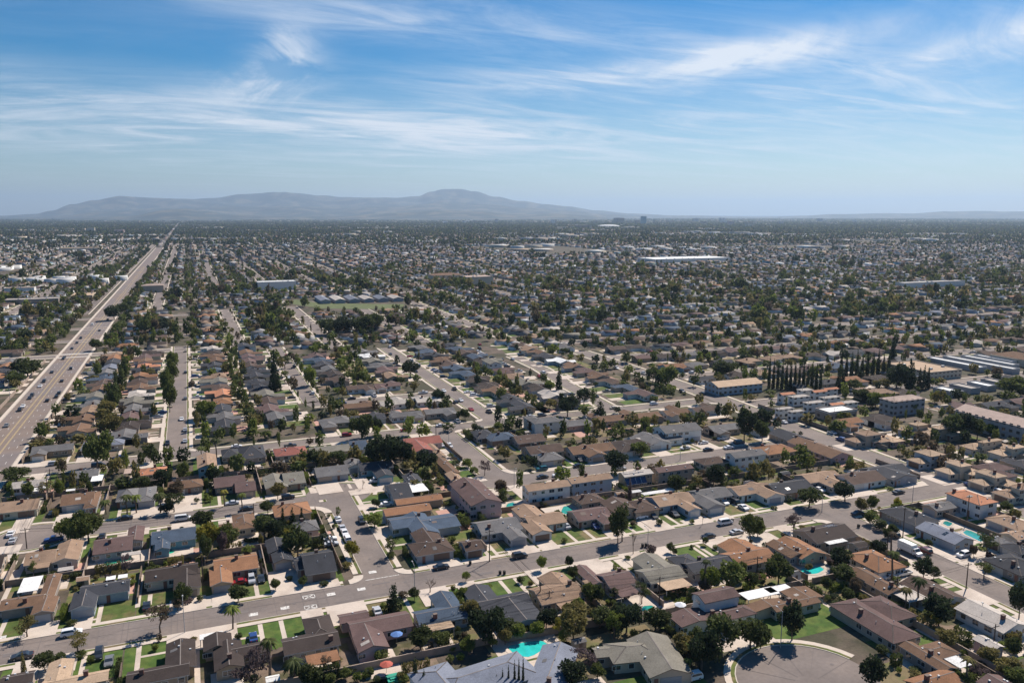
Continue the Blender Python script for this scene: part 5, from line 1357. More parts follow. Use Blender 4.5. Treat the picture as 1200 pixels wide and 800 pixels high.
# bins, umbrella
for k, (u, v, lab) in enumerate([(551,661.5,'black bin by the far kerb right of the side street'),(586,673,'left black bin on the near kerb of the foreground street'),(591,673,'right black bin on the near kerb of the foreground street'),(753,641,'left dark bin by the bare tree'),(757,640.5,'right dark bin by the bare tree'),(854,612,'left bin in the road near the white trailer'),(858,611.5,'right bin in the road near the white trailer'),(1006,618,'dark bin beside the upper end of the lower right street')]):
    X, Y = g(u, v); m = MB(); m.box(-.3, -.35, .15, .3, .35, 1.0); rt = bpy.data.objects.new('wheelie_bin', None); COL.objects.link(rt); rt.location = (X, Y, .05)
    m.build('body', M_tyre, rt); a = MB(); a.box(-.33, -.4, 1.0, .33, .4, 1.09, 0, True); a.build('lid', M_tyre, rt)
    for x in (-.22, .22): a = MB(); a.cyl((x-.04, .3, .14), (x+.04, .3, .14), .13, .13, 8); a.build('wheel', M_tyre, rt)
    tag(rt, lab, 'bin', 'wheelie bins')
for u, v, c, lab in ((498,645,(.03,.12,.5),'blue patio umbrella behind the brown house by the side street'),(465,752,(.1,.2,.45),'blue and white patio umbrella behind the purplish pink roof'),(797,717,(.6,.62,.65),'pale grey patio umbrella beside the two storey purplish roof'),(453,788,(.42,.10,.07),'dark red patio umbrella in the yard left of the pale blue roofs'),(362,712+50,(.5,.4,.3),'small tan umbrella in the yard at the bottom')):
    X, Y = g(u, v); rt = bpy.data.objects.new('patio_umbrella', None); COL.objects.link(rt); rt.location = (X, Y, 0); m = MB(); m.cyl((0, 0, 0), (0, 0, 2.5), .04, .04, 6); m.build('pole', M_lamp, rt)
    m = MB(); n = 8
    for k in range(n):
        a, b = 2*PI*k/n, 2*PI*(k+1)/n; m.face([(1.5*math.cos(a), 1.5*math.sin(a), 2.1), (1.5*math.cos(b), 1.5*math.sin(b), 2.1), (0, 0, 2.65)]); m.face([(1.5*math.cos(b), 1.5*math.sin(b), 2.1), (1.5*math.cos(a), 1.5*math.sin(a), 2.1), (1.5*math.cos(a), 1.5*math.sin(a), 2.0), (1.5*math.cos(b), 1.5*math.sin(b), 2.0)])
    m.build('canopy', mat('umbrella_%d' % u, c, .8, .05), rt); tag(rt, lab, 'umbrella')

ks = 0; SHL = []
for H in HOUSES:
    if H['lod'] or H['row'] == 'Z' or ks > 55: continue
    rr = H['rr']; f = H['face']; d = DIRS[f]; bb = H['bb']
    if rr.random() < .35: continue
    if d[0] == 0: x = rr.choice((bb[0]+1, bb[2]-1)); y = (bb[1] if d[1] > 0 else bb[3])-d[1]*rr.uniform(5, 8)
    else: y = rr.choice((bb[1]+1, bb[3]-1)); x = (bb[0] if d[0] > 0 else bb[2])-d[0]*rr.uniform(5, 8)
    if not free(x-1.6, y-1.6, x+1.6, y+1.6) or on_road(x, y) or any(abs(x-a) < 8 and abs(y-b) < 6 for a, b in POOLC): continue
    wk = rr.choice(('white', 'beige', 'greyw', 'stone')); rk = rr.choice(('white', 'pale', 'grey', 'char', 'tan')); a, b = rr.uniform(1.2, 1.9), rr.uniform(1.0, 1.5)
    rt = bpy.data.objects.new('garden_shed', None); COL.objects.link(rt); rt.location = (x, y, 0); ks += 1
    m = MB(); m.box(-a, -b, 0, a, b, 1.9); m.face([(-a, b, 1.9), (-a, -b, 1.9), (-a, 0, 1.9+b*.3)]); m.face([(a, -b, 1.9), (a, b, 1.9), (a, 0, 1.9+b*.3)]); m.build('walls', WALL[wk], rt)
    m = MB(); roof_faces(m, (-a-.15, -b-.15, a+.15, b+.15), 'x', False, 1.9, .3, .06); m.build('roof', [ROOF[rk], M_trim, M_trim], rt)
    m = MB(); m.box(-.4, -b-.04, .05, .4, -b-.005, 1.7, 0, True); m.build('door', M_trimd, rt); OCC.append((x-2, y-2, x+2, y+2)); SHL.append((rt, x, y, H, rk))

m = MB(); X, Y = g(463, 795); m.box(-1.8, -1.5, 0, 1.8, 1.5, .5); m.box(-1.2, -1.0, .5, 1.2, 1.0, .75); m.cyl((-1.8, 0, .5), (1.8, 0, .5), .5, .5, 8)
tag(m.build('covered_spa', mat('green_tarp', (.03, .30, .20), .6, .1), None, (X, Y, .03)), 'green covered spa tub in the yard left of the pale blue roofs', 'spa tub')
# overhead wires from pole to pole
PO = [o for o in COL.objects if o.name.startswith('utility_pole')]; nwire = 0; done = set()
for a in PO:
    for b in PO:
        if a is b or (b.name, a.name) in done: continue
        dx, dy = b.location.x-a.location.x, b.location.y-a.location.y; L = math.hypot(dx, dy)
        if 12 < L < 75 and (abs(dx) < 7 or abs(dy) < 7) and nwire < 24:
            done.add((a.name, b.name)); m = MB(); ha = max((q.dimensions.z for q in a.children), default=9); za = [v for v in (9.,)]
            za = max(c_[2] for q in a.children if q.name.startswith('cross') for c_ in [v.co for v in q.data.vertices]); zb = max(c_[2] for q in b.children if q.name.startswith('cross') for c_ in [v.co for v in q.data.vertices])
            for off in (-1.1, 1.1, 0):
                prev = None
                for k in range(9):
                    t = k/8; p = Vector((dx*t+off*(1 if abs(dy) > abs(dx) else 0), dy*t+off*(0 if abs(dy) > abs(dx) else 1)*.15, za+(zb-za)*t+.2-off*.0-L*.025*4*t*(1-t)+(off == 0)*-.8))
                    if prev is not None: m.cyl(prev, p, .028, .028, 3, cap=False)
                    prev = p
            nwire += 1; o = m.build('overhead_wires', M_tyre, None, (a.location.x, a.location.y, 0))
            tag(o, trim0('wires running from the %s' % a['label']), 'wires', 'overhead wires between the poles')
print('wires', nwire)
# ------------------------------------------------------------------ far houses and trees as one mesh each
def prisms(name, items, mats):
    """items: (cx,cy,half along ridge,half across,axis,ze,zr,inset,roof index,wall index)"""
    A = np.array([[i[0], i[1], i[2], i[3], 1. if i[4] == 'x' else 0., i[5], i[6], i[7]] for i in items])
    n = len(A); cx, cy, a, b, ax, ze, zr, ins = A.T
    U = np.stack([-a, a, a, -a, -a, a, a, -a, -(a-ins), a-ins], 1); Wd = np.stack([-b, -b, b, b, -b, -b, b, b, 0*b, 0*b], 1)
    Z = np.stack([0*a, 0*a, 0*a, 0*a, ze, ze, ze, ze, zr, zr], 1); ix = ax[:, None] > .5
    X = np.where(ix, U, -Wd)+cx[:, None]; Y = np.where(ix, Wd, U)+cy[:, None]
    V = np.stack([X, Y, Z], 2).reshape(-1, 3)
    faces = [(0,1,5,4),(1,2,6,5),(2,3,7,6),(3,0,4,7),(4,5,9,8),(6,7,8,9),(5,6,9),(7,4,8)]
    fl = np.array([q for f in faces for q in f]); sz = np.array([len(f) for f in faces])
    loops = (fl[None, :]+10*np.arange(n)[:, None]).ravel(); tot = np.tile(sz, n); st = np.concatenate([[0], np.cumsum(tot)[:-1]])
    rm = np.array([i[8] for i in items]); wm = np.array([i[9] for i in items]); end = np.where(ins > .5, rm, wm)
    mi = np.stack([wm, wm, wm, wm, rm, rm, end, end], 1).ravel()
    me = bpy.data.meshes.new(name); me.vertices.add(len(V)); me.vertices.foreach_set('co', V.astype(np.float32).ravel())
    me.loops.add(len(loops)); me.loops.foreach_set('vertex_index', loops.astype(np.int32)); me.polygons.add(len(tot))
    me.polygons.foreach_set('loop_start', st.astype(np.int32)); me.polygons.foreach_set('loop_total', tot.astype(np.int32))
    for m in mats: me.materials.append(m)
    me.polygons.foreach_set('material_index', mi.astype(np.int32)); me.update(calc_edges=True); return link(name, me)
RK = list(ROOF); WK = list(WALL); SM = [ROOF[k] for k in RK]+[WALL[k] for k in WK]
rq = random.Random(31); items = []
def put(w, rk, wk, j=0):
    x0, y0, x1, y1, ax, hip = w[:6]
    a, b = ((x1-x0)/2, (y1-y0)/2) if ax == 'x' else ((y1-y0)/2, (x1-x0)/2); ze = 2.5+.03*j
    items.append(((x0+x1)/2, (y0+y1)/2, a, b, ax, ze, ze+b*.34, min(b, a-.1) if hip else 0, RK.index(rk), len(RK)+WK.index(wk)))
for x, y, face, rk, wk, ws in STUFF_H:
    for j, w in enumerate(ws): put(w, rk, wk, j)
    if rq.random() < .85:     # white patio cover or shed behind
        d = DIRS[face]; cx, cy = x-d[0]*8.5+rq.uniform(-3, 3), y-d[1]*8.5+rq.uniform(-3, 3); items.append((cx, cy, rq.uniform(1.5, 3.5), rq.uniform(1.2, 2.2), 'x', 2.3, 2.35, 0, RK.index(rq.choice(('white', 'pale', 'white', 'sand'))), len(RK)+1))
FPAL = ['brown']*3+['dark']*3+['grey']*4+['char']*3+['tan']*3+['chestnut']*3+['mauve']*3+['olive', 'rust', 'blue', 'white', 'grey', 'pale', 'pale', 'mauve', 'sand', 'sand', 'pinkish', 'slate']
for x, y, face, dp in CITYFAR:
    f = 1 if dp < 2600 else (1.15 if dp < 5000 else (1.5 if dp < 9500 else 2.2)); w = rq.uniform(6.5, 9)*f; d = rq.uniform(4, 5.5)*f; ax = 'x' if face in 'NS' else 'y'; rk = rq.choice(FPAL); st = 2.6 if rq.random() < .85 else 5.2
    items.append((x, y, w, d, ax, st, st+d*.33, rq.choice((0, 0, d*.9)), RK.index(rk), len(RK)+rq.randrange(len(WK))))
    if dp < 3000: e = rq.uniform(2.6, 3.4); items.append((x+rq.uniform(-4, 4), y+rq.uniform(-5, 5), 6, e, 'y' if ax == 'x' else 'x', st+.1, st+.1+e*.33, 0, RK.index(rk), len(RK)+2))
for c in CITYCOM:
    _, x, y, a, b, h, rk = c
    if free(x-a, y-b, x+a, y+b) and abs(x+80) > a+14: items.append((x, y, a, b, 'x', h, h+.1, 0, RK.index(rk), len(RK)+rq.choice((0, 1, 2, 3))))
for u0, u1, v, n in ((400, 520, 265.5, 26), (160, 268, 267, 16), (520, 700, 268, 16), (560, 860, 275, 14), (330, 520, 283, 10), (880, 1180, 276, 16), (0, 160, 283, 18), (20, 150, 330, 14), (720, 860, 292, 8), (500, 760, 262, 24), (850, 1190, 262, 14)):
    for _ in range(n):     # pale industrial roofs below the skyline
        X, Y = g(rq.uniform(u0, u1), v+rq.uniform(-2.5, 2.5)); s = depth(X, Y)/F
        items.append((X, Y, rq.uniform(4, 9)*s, rq.uniform(3, 8)*s, 'x', 7, 7.1, 0, RK.index(rq.choice(('white', 'white', 'pale'))), len(RK)+1))
tag(prisms('distant_houses', items, SM), kind='stuff')['label'] = 'countless small houses of the city spreading to the horizon'
# trees
rs = np.random.RandomState(77); TP = []
for x, y, w, top, co in STUFF_T: TP.append((x, y, w, top, 0))
for p in STUFF_H:
    for _ in range(1): TP.append((p[0]+rs.uniform(-13, 13), p[1]+rs.uniform(-13, 13), rs.uniform(3, 6), rs.uniform(3.5, 8), 0))
for x, y, face, dp in CITYFAR:
    f = 1 if dp < 2600 else (1.4 if dp < 5000 else (2.0 if dp < 9500 else 4.)); n = 2 if dp < 4000 else 3
    for _ in range(n):
        if rs.rand() < (.62 if dp < 2600 else .78): TP.append((x+rs.uniform(-14, 14)*f, y+rs.uniform(-14, 14)*f, rs.uniform(3.5, 8)*f, rs.uniform(4, 11)*(f if f < 1.5 else 1.4), 1))
# clusters of bigger dark trees
for _ in range(280):
    u = rs.uniform(-20, 1220); v = 262+(rs.rand()**2.2)*130; X, Y = g(u, v); k = rs.randint(3, 12); L = rs.uniform(10, 70)
    if abs(X+80.5) < 40 or (-165 < X < 250 and Y < 700): continue
    t = rs.uniform(0, 3.14)
    for i in range(k):
        q = rs.uniform(-L, L); x, y = X+q*math.cos(t)+rs.normal()*4, Y+q*math.sin(t)+rs.normal()*4
        if abs(x+80.5) > 16: TP.append((x, y, rs.uniform(7, 13), rs.uniform(8, 17), 1))
for y in np.arange(420, 2500, 11):      # trees along the boulevard and its left frontage
    for x in (-104+rs.uniform(-4, 4), -59+rs.uniform(-3, 3), -122+rs.uniform(-5, 5)):
        if rs.rand() < (.75 if y > 620 else .35) and abs(y-640) > 12: TP.append((x, y, rs.uniform(5, 9), rs.uniform(5, 11), 1))
TP = [t for t in TP if seen(t[0], t[1], 30, 815) and not on_road(t[0], t[1]) and not in_field(t[0], t[1])]
T = np.array(TP); dep = np.array([depth(a, b) for a, b in T[:, :2]])
lk = ['dark', 'mid', 'olive', 'black', 'brown', 'green', 'dark', 'mid', 'mid', 'olive']; LM = [LEAF[k] for k in ('dark', 'mid', 'olive', 'black', 'brown', 'green')]; kidx = [('dark', 'mid', 'olive', 'black', 'brown', 'green').index(k) for k in lk]
VV = []; MI = []
for lo, hi, n, size in ((0, 520, 150, .19), (520, 900, 90, .24), (900, 1600, 46, .32), (1600, 3000, 20, .45), (3000, 5500, 10, .6), (5500, 20000, 6, .8)):
    sel = T[(dep >= lo) & (dep < hi)]; m = len(sel)
    if not m: continue
    d = rs.normal(size=(m, n, 3)); d /= np.linalg.norm(d, axis=2)[..., None]; r = rs.uniform(.25, 1, (m, n, 1))**.5
    c = d*r; lump = rs.normal(scale=.10, size=(m, n, 3)); c = c*(.82+.3*np.sin(c[..., :1]*5+rs.uniform(0, 6, (m, 1, 1)))*np.cos(c[..., 1:2]*5+rs.uniform(0, 6, (m, 1, 1))))+lump*.4
    a = rs.normal(size=(m, n, 3)); a /= np.linalg.norm(a, axis=2)[..., None]; b = np.cross(a, rs.normal(size=(m, n, 3))); b /= np.linalg.norm(b, axis=2)[..., None]
    s = size*rs.uniform(.6, 1.3, (m, n, 1)); a = a*s; b = b*s
    sc = np.stack([sel[:, 2]/2, sel[:, 2]/2, sel[:, 3]*.44], 1)[:, None, :]; ce = np.stack([sel[:, 0], sel[:, 1], sel[:, 3]*.55], 1)[:, None, :]
    Q = np.stack([c-a-b*.3, c-b, c+a+b*.3, c+b], 2)*sc[:, :, None, :]+ce[:, :, None, :]
    VV.append(Q.reshape(-1, 3)); kk = np.array(kidx)[rs.randint(0, len(kidx), m)]
    if lo >= 1600: kk = np.where(rs.rand(m) < .6, 3, kk)
    MI.append(np.repeat(kk, n))
V = np.concatenate(VV); nq = len(V)//4
tag(link('distant_trees', np_mesh('distant_trees', V, np.arange(nq*4).reshape(nq, 4), LM, np.concatenate(MI))), kind='stuff')['label'] = 'countless dark trees among the houses out to the horizon'
print('far trees', len(T), 'quads', nq, 'prisms', len(items))
# ------------------------------------------------------------------ ground, surfaces
M_ground = mat('yard_ground', (.115,.088,.068), .97, .3, .18, fine=.2, col2=(.06,.056,.034), s2=.06, t2=.48)
b = MB(); Rr = 45000
xs = [-Rr, -3000, -300, 400, 3000, Rr]; ys = [-3000, -100, 900, 4000, Rr, Rr+9000]
for i in range(5):
    for j in range(5): quad(b, xs[i], ys[j], xs[i+1], ys[j+1], 0)
struct('ground', b, [M_ground])
struct('road', road, [M_asph, M_asphb]); struct('pavement', walk, [M_walk]); struct('kerb', kerb, [mat('kerb_concrete', (.48,.43,.37), .9, .1, .6)])
struct('verge', verge, [M_grass[1]]); struct('road_markings', paint, [M_white, M_yell, mat('faint_line', (.27,.24,.22), .9, .1), M_asphd])
struct('lawn', lawn, M_grass+[M_dirt]); struct('driveway', drive, [M_conc, M_pink])
# ------------------------------------------------------------------ mountains
from mathutils import noise as mn
def azof(u): return math.atan2((u-600)/F, cP)
def prof(pts, D):
    A = []
    for u, v in pts:
        x = (u-600)/F; y = (400-v)/F; fx = cP+y*sP; uz = -sP+y*cP; A.append((math.atan2(x, fx), CH+uz/math.hypot(fx, x)*D))
    return A
def ip(A, a):
    if a <= A[0][0]: return A[0][1]
    for (p, q), (r, s) in zip(A, A[1:]):
        if a <= r: t = (a-p)/(r-p); t = t*t*(3-2*t); return q+(s-q)*t
    return A[-1][1]
D1, D2, D3 = 24500, 15500, 19800
m1 = prof([(-200,258),(-60,255),(0,252.5),(40,250.5),(60,246.5),(85,239),(110,234.5),(140,229.5),(165,231),(190,232),(220,232.3),(250,231),(285,227),(320,225),(350,224.6),(375,228),(400,230.5),(430,231),(465,231),(490,229.5),(505,224.5),(520,221.5),(540,221.2),(556,224),(580,230),(610,235),(640,239),(665,241.5),(700,246),(740,250),(790,252),(900,254),(940,252.5),(980,250.5),(1040,249.3),(1070,249.6),(1110,247.3),(1150,246.4),(1180,247.2),(1230,247),(1400,250)], D1)
m2 = prof([(-200,262),(0,258),(60,257),(110,254.5),(150,252),(195,245),(215,244),(240,247),(270,251),(330,253),(400,253),(440,250),(470,248),(510,246),(560,247),(610,251),(650,250),(690,252),(720,256),(760,259),(1400,262)], D2)
m3 = prof([(-200,260),(60,254),(120,247),(200,243),(300,240),(380,242),(450,241),(520,238),(570,239),(620,243),(660,246),(720,251),(780,257),(1400,262)], D3)
na, nr = 520, 64; r0, r1 = 12600, 29500; V = []; a0, a1 = azof(-160), azof(1360)
for i in range(na+1):
    a = a0+(a1-a0)*i/na; h1, h2, h3 = ip(m1, a), ip(m2, a), ip(m3, a)
    for j in range(nr+1):
        r = r0+(r1-r0)*j/nr; th = YAW+a; X, Y = r*math.sin(th), r*math.cos(th)
        p = Vector((X/2600, Y/2600, 3.1)); rd = 1-abs(mn.fractal(p, 1.0, 2.1, 7)); rg = mn.fractal(p*2.3, .9, 2.1, 6)
        z = -10
        for hh, D, wf, wb in ((h1, D1, 3900, 3600), (h2, D2, 2000, 2000), (h3, D3, 3100, 3200)):
            t = (r-D)/(wf if r < D else wb); e = math.exp(-t*t*1.7); k = abs(t)
            zz = hh*e*(1-min(.42, k*.55+.05)*(1-rd)*1.9)+(rg*.22*hh*min(1, k*1.6+.06))*e
            z = max(z, zz if D != D1 or abs(t) > .12 else min(zz, hh))
        if j in (0,): z = -20
        V.append((X, Y, z-6))
Fq = np.array([(i*(nr+1)+j, (i+1)*(nr+1)+j, (i+1)*(nr+1)+j+1, i*(nr+1)+j+1) for i in range(na) for j in range(nr)])
M_hill = mat('hillside', (.035,.05,.05), .95, .25, .0012, col2=(.13,.12,.09), s2=.0025, t2=.55, rand=0)
tag(link('hills', np_mesh('hills', np.array(V), Fq, [M_hill])), kind='structure')
# ------------------------------------------------------------------ sun, sky, haze, camera
ZTOP = 1120.
SAZ, SEL = math.radians(58), math.radians(47)
sv = Vector((math.sin(SAZ)*math.cos(SEL), math.cos(SAZ)*math.cos(SEL), math.sin(SEL)))
sl = bpy.data.lights.new('sun', 'SUN'); sl.energy = SUNE; sl.angle = math.radians(.5); sl.color = (1, .905, .80)
so = bpy.data.objects.new('sun', sl); COL.objects.link(so); so.rotation_euler = (-sv).to_track_quat('-Z', 'Y').to_euler()
w = S.world; nt = w.node_tree; N = nt.nodes; Lk = nt.links
bg = N['Background']; sky = N.new('ShaderNodeTexSky'); sky.sky_type = 'NISHITA'; sky.sun_disc = False; sky.sun_elevation = SEL; sky.sun_rotation = SAZ
sky.air_density = 1.0; sky.dust_density = .35; sky.ozone_density = 4.0; sky.altitude = 100
tc = N.new('ShaderNodeTexCoord'); sep = N.new('ShaderNodeSeparateXYZ'); Lk.new(tc.outputs['Generated'], sep.inputs[0])
def mth(op, a, b=None, c=None):
    n = N.new('ShaderNodeMath'); n.operation = op
    for i, v in enumerate((a, b, c)):
        if v is None: continue
        if isinstance(v, (int, float)): n.inputs[i].default_value = v
        else: Lk.new(v, n.inputs[i])
    return n.outputs[0]
el = mth('ARCSINE', sep.outputs[2]); az = mth('ARCTAN2', sep.outputs[0], sep.outputs[1])
def dirpix(u, v):
    x = (u-600)/F; y = (400-v)/F; fy = cP+y*sP; uz = -sP+y*cP; n = math.sqrt(fy*fy+x*x+uz*uz)
    return YAW+math.atan2(x, fy), math.asin(uz/n)
# plane projection of the direction for the streak noise
pz = mth('MAXIMUM', mth('ADD', sep.outputs[2], .10), .02); pxn = mth('DIVIDE', sep.outputs[0], pz); pyn = mth('DIVIDE', sep.outputs[1], pz)
cmb = N.new('ShaderNodeCombineXYZ'); Lk.new(pxn, cmb.inputs[0]); Lk.new(pyn, cmb.inputs[1])
def noise(rot, sc, nsc, det=7, dist=.4, rough=.6):
    mp = N.new('ShaderNodeMapping'); mp.inputs['Rotation'].default_value = (0, 0, rot); mp.inputs['Scale'].default_value = sc; Lk.new(cmb.outputs[0], mp.inputs[0])
    n = N.new('ShaderNodeTexNoise'); n.inputs['Scale'].default_value = nsc; n.inputs['Detail'].default_value = det; n.inputs['Roughness'].default_value = rough; n.inputs['Distortion'].default_value = dist
    Lk.new(mp.outputs[0], n.inputs['Vector']); return n.outputs['Fac']
n1 = noise(YAW+.25, (.5, 1.45, 1), 1.9, 12, 1.3, .62); n2 = noise(YAW+.1, (.22, .8, 1), .8, 5, .8); n3 = noise(YAW-.45, (.6, 2.2, 1), 4.5, 12, 1.4, .7)
tot = None; totf = None
mp = N.new('ShaderNodeMapping'); mp.inputs['Rotation'].default_value = (0, 0, 0); mp.inputs['Scale'].default_value = (1, 1, 1.6); Lk.new(tc.outputs['Generated'], mp.inputs[0])
n4_ = N.new('ShaderNodeTexNoise'); n4_.inputs['Scale'].default_value = 8; n4_.inputs['Detail'].default_value = 10; n4_.inputs['Roughness'].default_value = .62; n4_.inputs['Distortion'].default_value = 1.1; Lk.new(mp.outputs[0], n4_.inputs['Vector']); n4 = n4_.outputs['Fac']
#            u    v    su   sv  slope  strength
for (u, v, su, svv, sl_, st) in ((324,70,30,20,.6,1.0),(300,100,46,12,.2,.6),(230,135,270,18,-.06,.6),(500,152,100,12,-.12,.5),(90,160,190,14,0,.3),(870,66,62,10,.1,.6),(940,52,60,9,.18,.4),(1110,66,110,10,.16,.55),(1190,40,60,16,.3,.6),(800,80,120,14,.08,.5),
  (1000,125,260,20,.04,.5),(1130,170,200,22,0,.28),(640,95,100,14,0,.36),(560,25,180,16,-.08,.34),(400,18,120,12,-.1,.3),(740,40,90,12,-.15,.25),(330,190,420,28,0,.18),(150,20,150,14,.05,.12)):
    a, e = dirpix(u, v); ka, ke = F/su*.8, F/svv*.8
    da = mth('SUBTRACT', az, a); de = mth('SUBTRACT', el, e)
    q = mth('MULTIPLY', mth('SUBTRACT', de, mth('MULTIPLY', da, sl_)), ke); p = mth('MULTIPLY', mth('ADD', da, mth('MULTIPLY', de, sl_)), ka)
    r2 = mth('ADD', mth('MULTIPLY', p, p), mth('MULTIPLY', q, q))
    t = mth('MULTIPLY', mth('EXPONENT', mth('MULTIPLY', r2, -.6)), st); 
    if su < 66: totf = t if totf is None else mth('ADD', totf, t)
    else: tot = t if tot is None else mth('ADD', tot, t)
def ramp(x, lo, hi):
    r = N.new('ShaderNodeMapRange'); r.interpolation_type = 'SMOOTHSTEP'; r.inputs[1].default_value = lo; r.inputs[2].default_value = hi; Lk.new(x, r.inputs[0]); return r.outputs[0]
str_ = mth('ADD', mth('MULTIPLY', ramp(n1, .34, .70), .72), mth('MULTIPLY', ramp(n3, .38, .72), .22))
c1 = mth('MULTIPLY', tot, mth('ADD', str_, .2)); c2 = mth('MULTIPLY', mth('MULTIPLY', ramp(n1, .45, .75), ramp(n2, .42, .68)), .20)
cf = mth('MULTIPLY', totf, mth('ADD', mth('MULTIPLY', ramp(n4, .36, .70), 1.05), .12))
cl = mth('MINIMUM', mth('ADD', mth('ADD', c1, c2), cf), .92)
mx = N.new('ShaderNodeMix'); mx.data_type = 'RGBA'; Lk.new(cl, mx.inputs[0])
hs = N.new('ShaderNodeHueSaturation'); hs.inputs['Saturation'].default_value = 1.68; hs.inputs['Value'].default_value = 1.0; Lk.new(sky.outputs[0], hs.inputs['Color'])
Lk.new(hs.outputs[0], mx.inputs[6]); mx.inputs[7].default_value = (CLB*.95, CLB*1.0, CLB*1.08, 1)
Lk.new(mx.outputs[2], bg.inputs['Color']); bg.inputs['Strength'].default_value = SKYS
hz = MB(); hz.box(-46000, -2900, -30, 46000, 53000, ZTOP, 0, True)
hm = bpy.data.materials.new('haze_air'); hm.use_nodes = True; nt = hm.node_tree
for n in list(nt.nodes):
    if n.type == 'BSDF_PRINCIPLED': nt.nodes.remove(n)
vo = nt.nodes.new('ShaderNodeVolumePrincipled'); vo.inputs['Density'].default_value = HAZE; vo.inputs['Color'].default_value = (.555, .755, 1.0, 1); vo.inputs['Anisotropy'].default_value = .3
for k in ('Density Attribute', 'Color Attribute', 'Temperature Attribute'):
    if k in vo.inputs: vo.inputs[k].default_value = ''
nt.links.new(vo.outputs[0], nt.nodes['Material Output'].inputs['Volume'])
if HAZE > 0: tag(hz.build('haze', hm), 'thin blue haze over the whole city', kind='stuff')
cd = bpy.data.cameras.new('camera'); cam = bpy.data.objects.new('camera', cd); COL.objects.link(cam); S.camera = cam
cd.sensor_width = 36; cd.lens = 36*F/1200; cd.clip_start = 1; cd.clip_end = 90000; cam.location = (0, 0, CH)
cam.rotation_euler = (math.pi/2-PIT, 0, -YAW)
S.render.engine = 'CYCLES'; S.cycles.max_bounces = 5; S.cycles.diffuse_bounces = 2; S.cycles.glossy_bounces = 2; S.cycles.transmission_bounces = 2; S.cycles.volume_bounces = 0; S.cycles.transparent_max_bounces = 4
S.cycles.use_denoising = DEN; S.cycles.sample_clamp_indirect = 4
S.view_settings.view_transform = 'Standard'; S.view_settings.look = 'None'; S.view_settings.exposure = EXPO; S.view_settings.gamma = 1; S.view_settings.use_curve_mapping = False
# ------------------------------------------------------------------ labels
def words(s): return len(s.replace(',', ' ').split())
def trim(s):
    for a, b in ((' the ', ' '), (' with ', ' with '), (' long ', ' '), (' gabled', ''), (' hipped', ''), (' short ', ' ')):
        while words(s) > 16 and a in s and a != b: s = s.replace(a, b, 1)
    w = s.split(); return ' '.join(w[:16])
CUST = {'L0': 0}
byrow = {}
for H in HOUSES: byrow.setdefault(H['row'], []).append(H)
farrows = []
for row, L in byrow.items():
    if row in ROWS and ROWS[row][3] == 'v': L.sort(key=lambda h: inv(h['x'], h['y'])[1], reverse=True)
    else: L.sort(key=lambda h: inv(h['x'], h['y'])[0])
    if row in ROWS and ROWS[row][2] is None: farrows.append((min(depth(h['x'], h['y']) for h in L), row))
farrows.sort()
for k, (d, row) in enumerate(farrows):
    L = byrow[row]; u = sum(inv(h['x'], h['y'])[0] for h in L)/len(L); side = 'at right' if u > 600 else 'at left'
    r = ROWS[row]; n = sum(1 for dd, rw in farrows[:k] if (sum(inv(h['x'], h['y'])[0] for h in byrow[rw])/len(byrow[rw]) > 600) == (u > 600))
    ROWS[row] = (r[0], r[1], 'in the %s far row %s' % (ordn(n+1), side), r[3])
for row, L in byrow.items():
    f, kb, ph, od = ROWS[row]; grp = 'houses '+ph
    L2 = [h for h in L if 'rz' not in h]
    for i, h in enumerate(L2):
        t = 'two-storey house' if h['two'] else 'house'
        pos = ('%s from the left' if od == 'u' else '%s from the front') % ordn(i+1)
        ex = 'solar panelled ' if 'solar' in h['extras'] else ''
        h['ref'] = '%s house %s' % (ordn(i+1), ph)
        s = '%s %s%s %s, %s %s' % (RWORD[h['roof']]+' roofed', ex, 'hipped' if h['hip'] else 'gabled', t, pos, ph)
        if words(s) > 16: s = '%s %s%s, %s %s' % (RWORD[h['roof']]+' roofed', ex, t, pos, ph)
        tag(h['o'], trim(s), 'house', grp)
rotl = [h for h in HOUSES if 'rz' in h]
for h, s, r in zip(rotl, ['pale blue grey hip roofed house beside the large pool at the bottom edge', 'long pale blue grey gabled roof right of the large pool at the bottom edge', 'weathered greenish grey shingle house with white walls at the bottom centre'], ['pool house at the bottom edge', 'long pale blue roof at the bottom edge', 'grey shingle house at bottom centre']):
    tag(h['o'], s, 'house'); h['ref'] = r
def near(x, y, hand=True):
    return min(HOUSES, key=lambda h: (h['x']-x)**2+(h['y']-y)**2)
def rel(h, x, y):
    u, v = inv(x, y); a, b = inv(h['x'], h['y']); s = F/depth(x, y); du, dv = (u-a)/s, (v-b)/s/max(.12, CH/depth(x, y))
    if abs(du) > abs(dv): return 'left of' if du < 0 else 'right of'
    return 'behind' if dv < 0 else 'in front of'
SW = dict(round='round tree', broad='broad tree', sparse='open crowned tree', conifer='conifer', cypress='slim cypress', bush='bush', palm='palm', bare='bare tree')
def uniq(L, key):
    D = {}
    for t in L: D.setdefault(t['label'], []).append(t)
    for s, q in D.items():
        if len(q) == 1: continue
        q.sort(key=key)
        if len(q) == 2:
            for t, a in zip(q, ('left', 'right')): t['label'] = trim(a+' '+s)
        else:
            for i, t in enumerate(q): t['label'] = trim(ordn(i+1)+' '+s)
    seen_ = {}
    for t in L:
        while t['label'] in seen_: t['label'] = trim('smaller '+t['label']) if not t['label'].startswith('smaller') else trim('other '+t['label'])
        seen_[t['label']] = 1
ncy = len(TL)-23
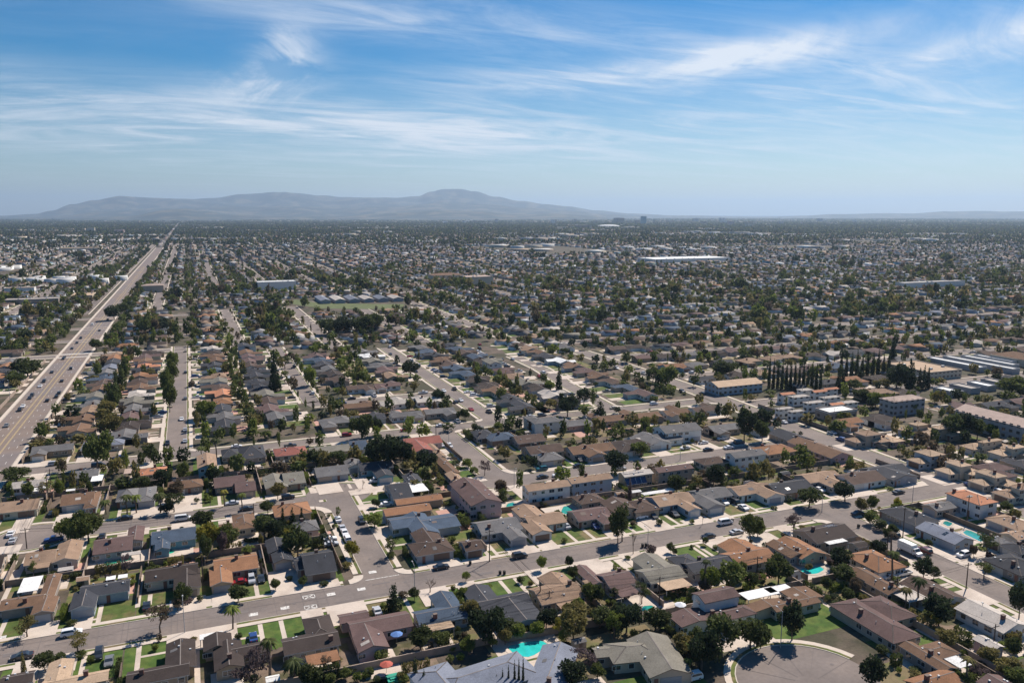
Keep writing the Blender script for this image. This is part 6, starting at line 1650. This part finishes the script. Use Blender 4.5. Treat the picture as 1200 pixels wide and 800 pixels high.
for i, t in enumerate(TREES):
    h = near(t['x'], t['y']); size = 'large ' if t['w'] > 7.5 else ('small ' if t['w'] < 3 and t['shape'] != 'cypress' else '')
    if ncy <= i < len(TL):
        k = i-ncy; t['label'] = 'slim dark cypress, %s from left in the %s cypress row at right' % (ordn((k if k < 13 else k-13)+1), 'front' if k < 13 else 'rear')
    else: t['label'] = trim('%s%s %s %s %s' % (size, LWORD[t['color']] if t['shape'] != 'bare' else 'leafless', SW[t['shape']] if t['shape'] != 'bare' else 'tree', rel(h, t['x'], t['y']), h['ref']))
uniq(TREES, lambda t: inv(t['x'], t['y'])[0])
for t in TREES: tag(t['o'], t['label'], dict(bush='bush', palm='palm').get(t['shape'], 'tree'), 'bushes in the yards' if t['shape'] == 'bush' else 'trees in the neighbourhood')
bl = sorted([c for c in CARS if c['where'] == 'blvd'], key=lambda c: c['y']); cnt = {}
CWD = dict(dark='dark grey', grey='grey'); KW = dict(sedan='sedan', suv='SUV', van='van', pickup='pickup truck')
for c in bl:
    sd = 'left' if c['x'] < -80 else 'right'; cnt[sd] = cnt.get(sd, 0)+1
    c['label'] = '%s %s, %s from the front in the %s lanes of the boulevard' % (CWD.get(c['col'], c['col']), KW[c['kind']], ordn(cnt[sd]), sd); c['g'] = 'cars driving on the left boulevard'
for c in CARS:
    if c['where'] == 'blvd': continue
    h = near(c['x'], c['y']); c['label'] = trim('%s %s parked %s %s' % (CWD.get(c['col'], c['col']), KW[c['kind']], rel(h, c['x'], c['y']), h['ref'])); c['g'] = 'cars parked along the streets and driveways'
uniq(CARS, lambda c: inv(c['x'], c['y'])[0])
for c in CARS: tag(c['o'], c['label'], dict(sedan='car', suv='car', van='van', pickup='truck')[c['kind']], c['g'])
FL = []
for f, H, _ in FENCES:
    if f is None: continue
    FL.append(dict(o=f, x=f.location.x, y=f.location.y, label=trim('%s side wall beyond the %s' % ('wooden' if f.name.startswith('wood') else 'tan block', H['ref']))))
    if '_h' in f: del f['_h']
uniq(FL, lambda c: c['x'])
for c in FL: tag(c['o'], c['label'])
for o in bpy.data.objects:
    if '_h' in o: del o['_h']
HL_ = [dict(o=o, x=x, label=trim('%s hedge %s %s' % (('dark green', 'mid green', 'olive', 'dark green', 'bright green')[k], rel(H, x, y), H['ref']))) for o, x, y, H, k in HEDGES]
uniq(HL_, lambda c: c['x'])
for c in HL_: tag(c['o'], c['label'], 'hedge', 'hedges in the yards')
SL = [dict(o=o, x=x, label=trim('small %s roofed garden shed behind the %s' % (RWORD[rk], H['ref']))) for o, x, y, H, rk in SHL]
uniq(SL, lambda c: c['x'])
for c in SL: tag(c['o'], c['label'], 'shed', 'garden sheds in back yards')
print('houses', len(HOUSES), 'trees', len(TREES), 'cars', len(CARS), 'objects', len(bpy.data.objects))
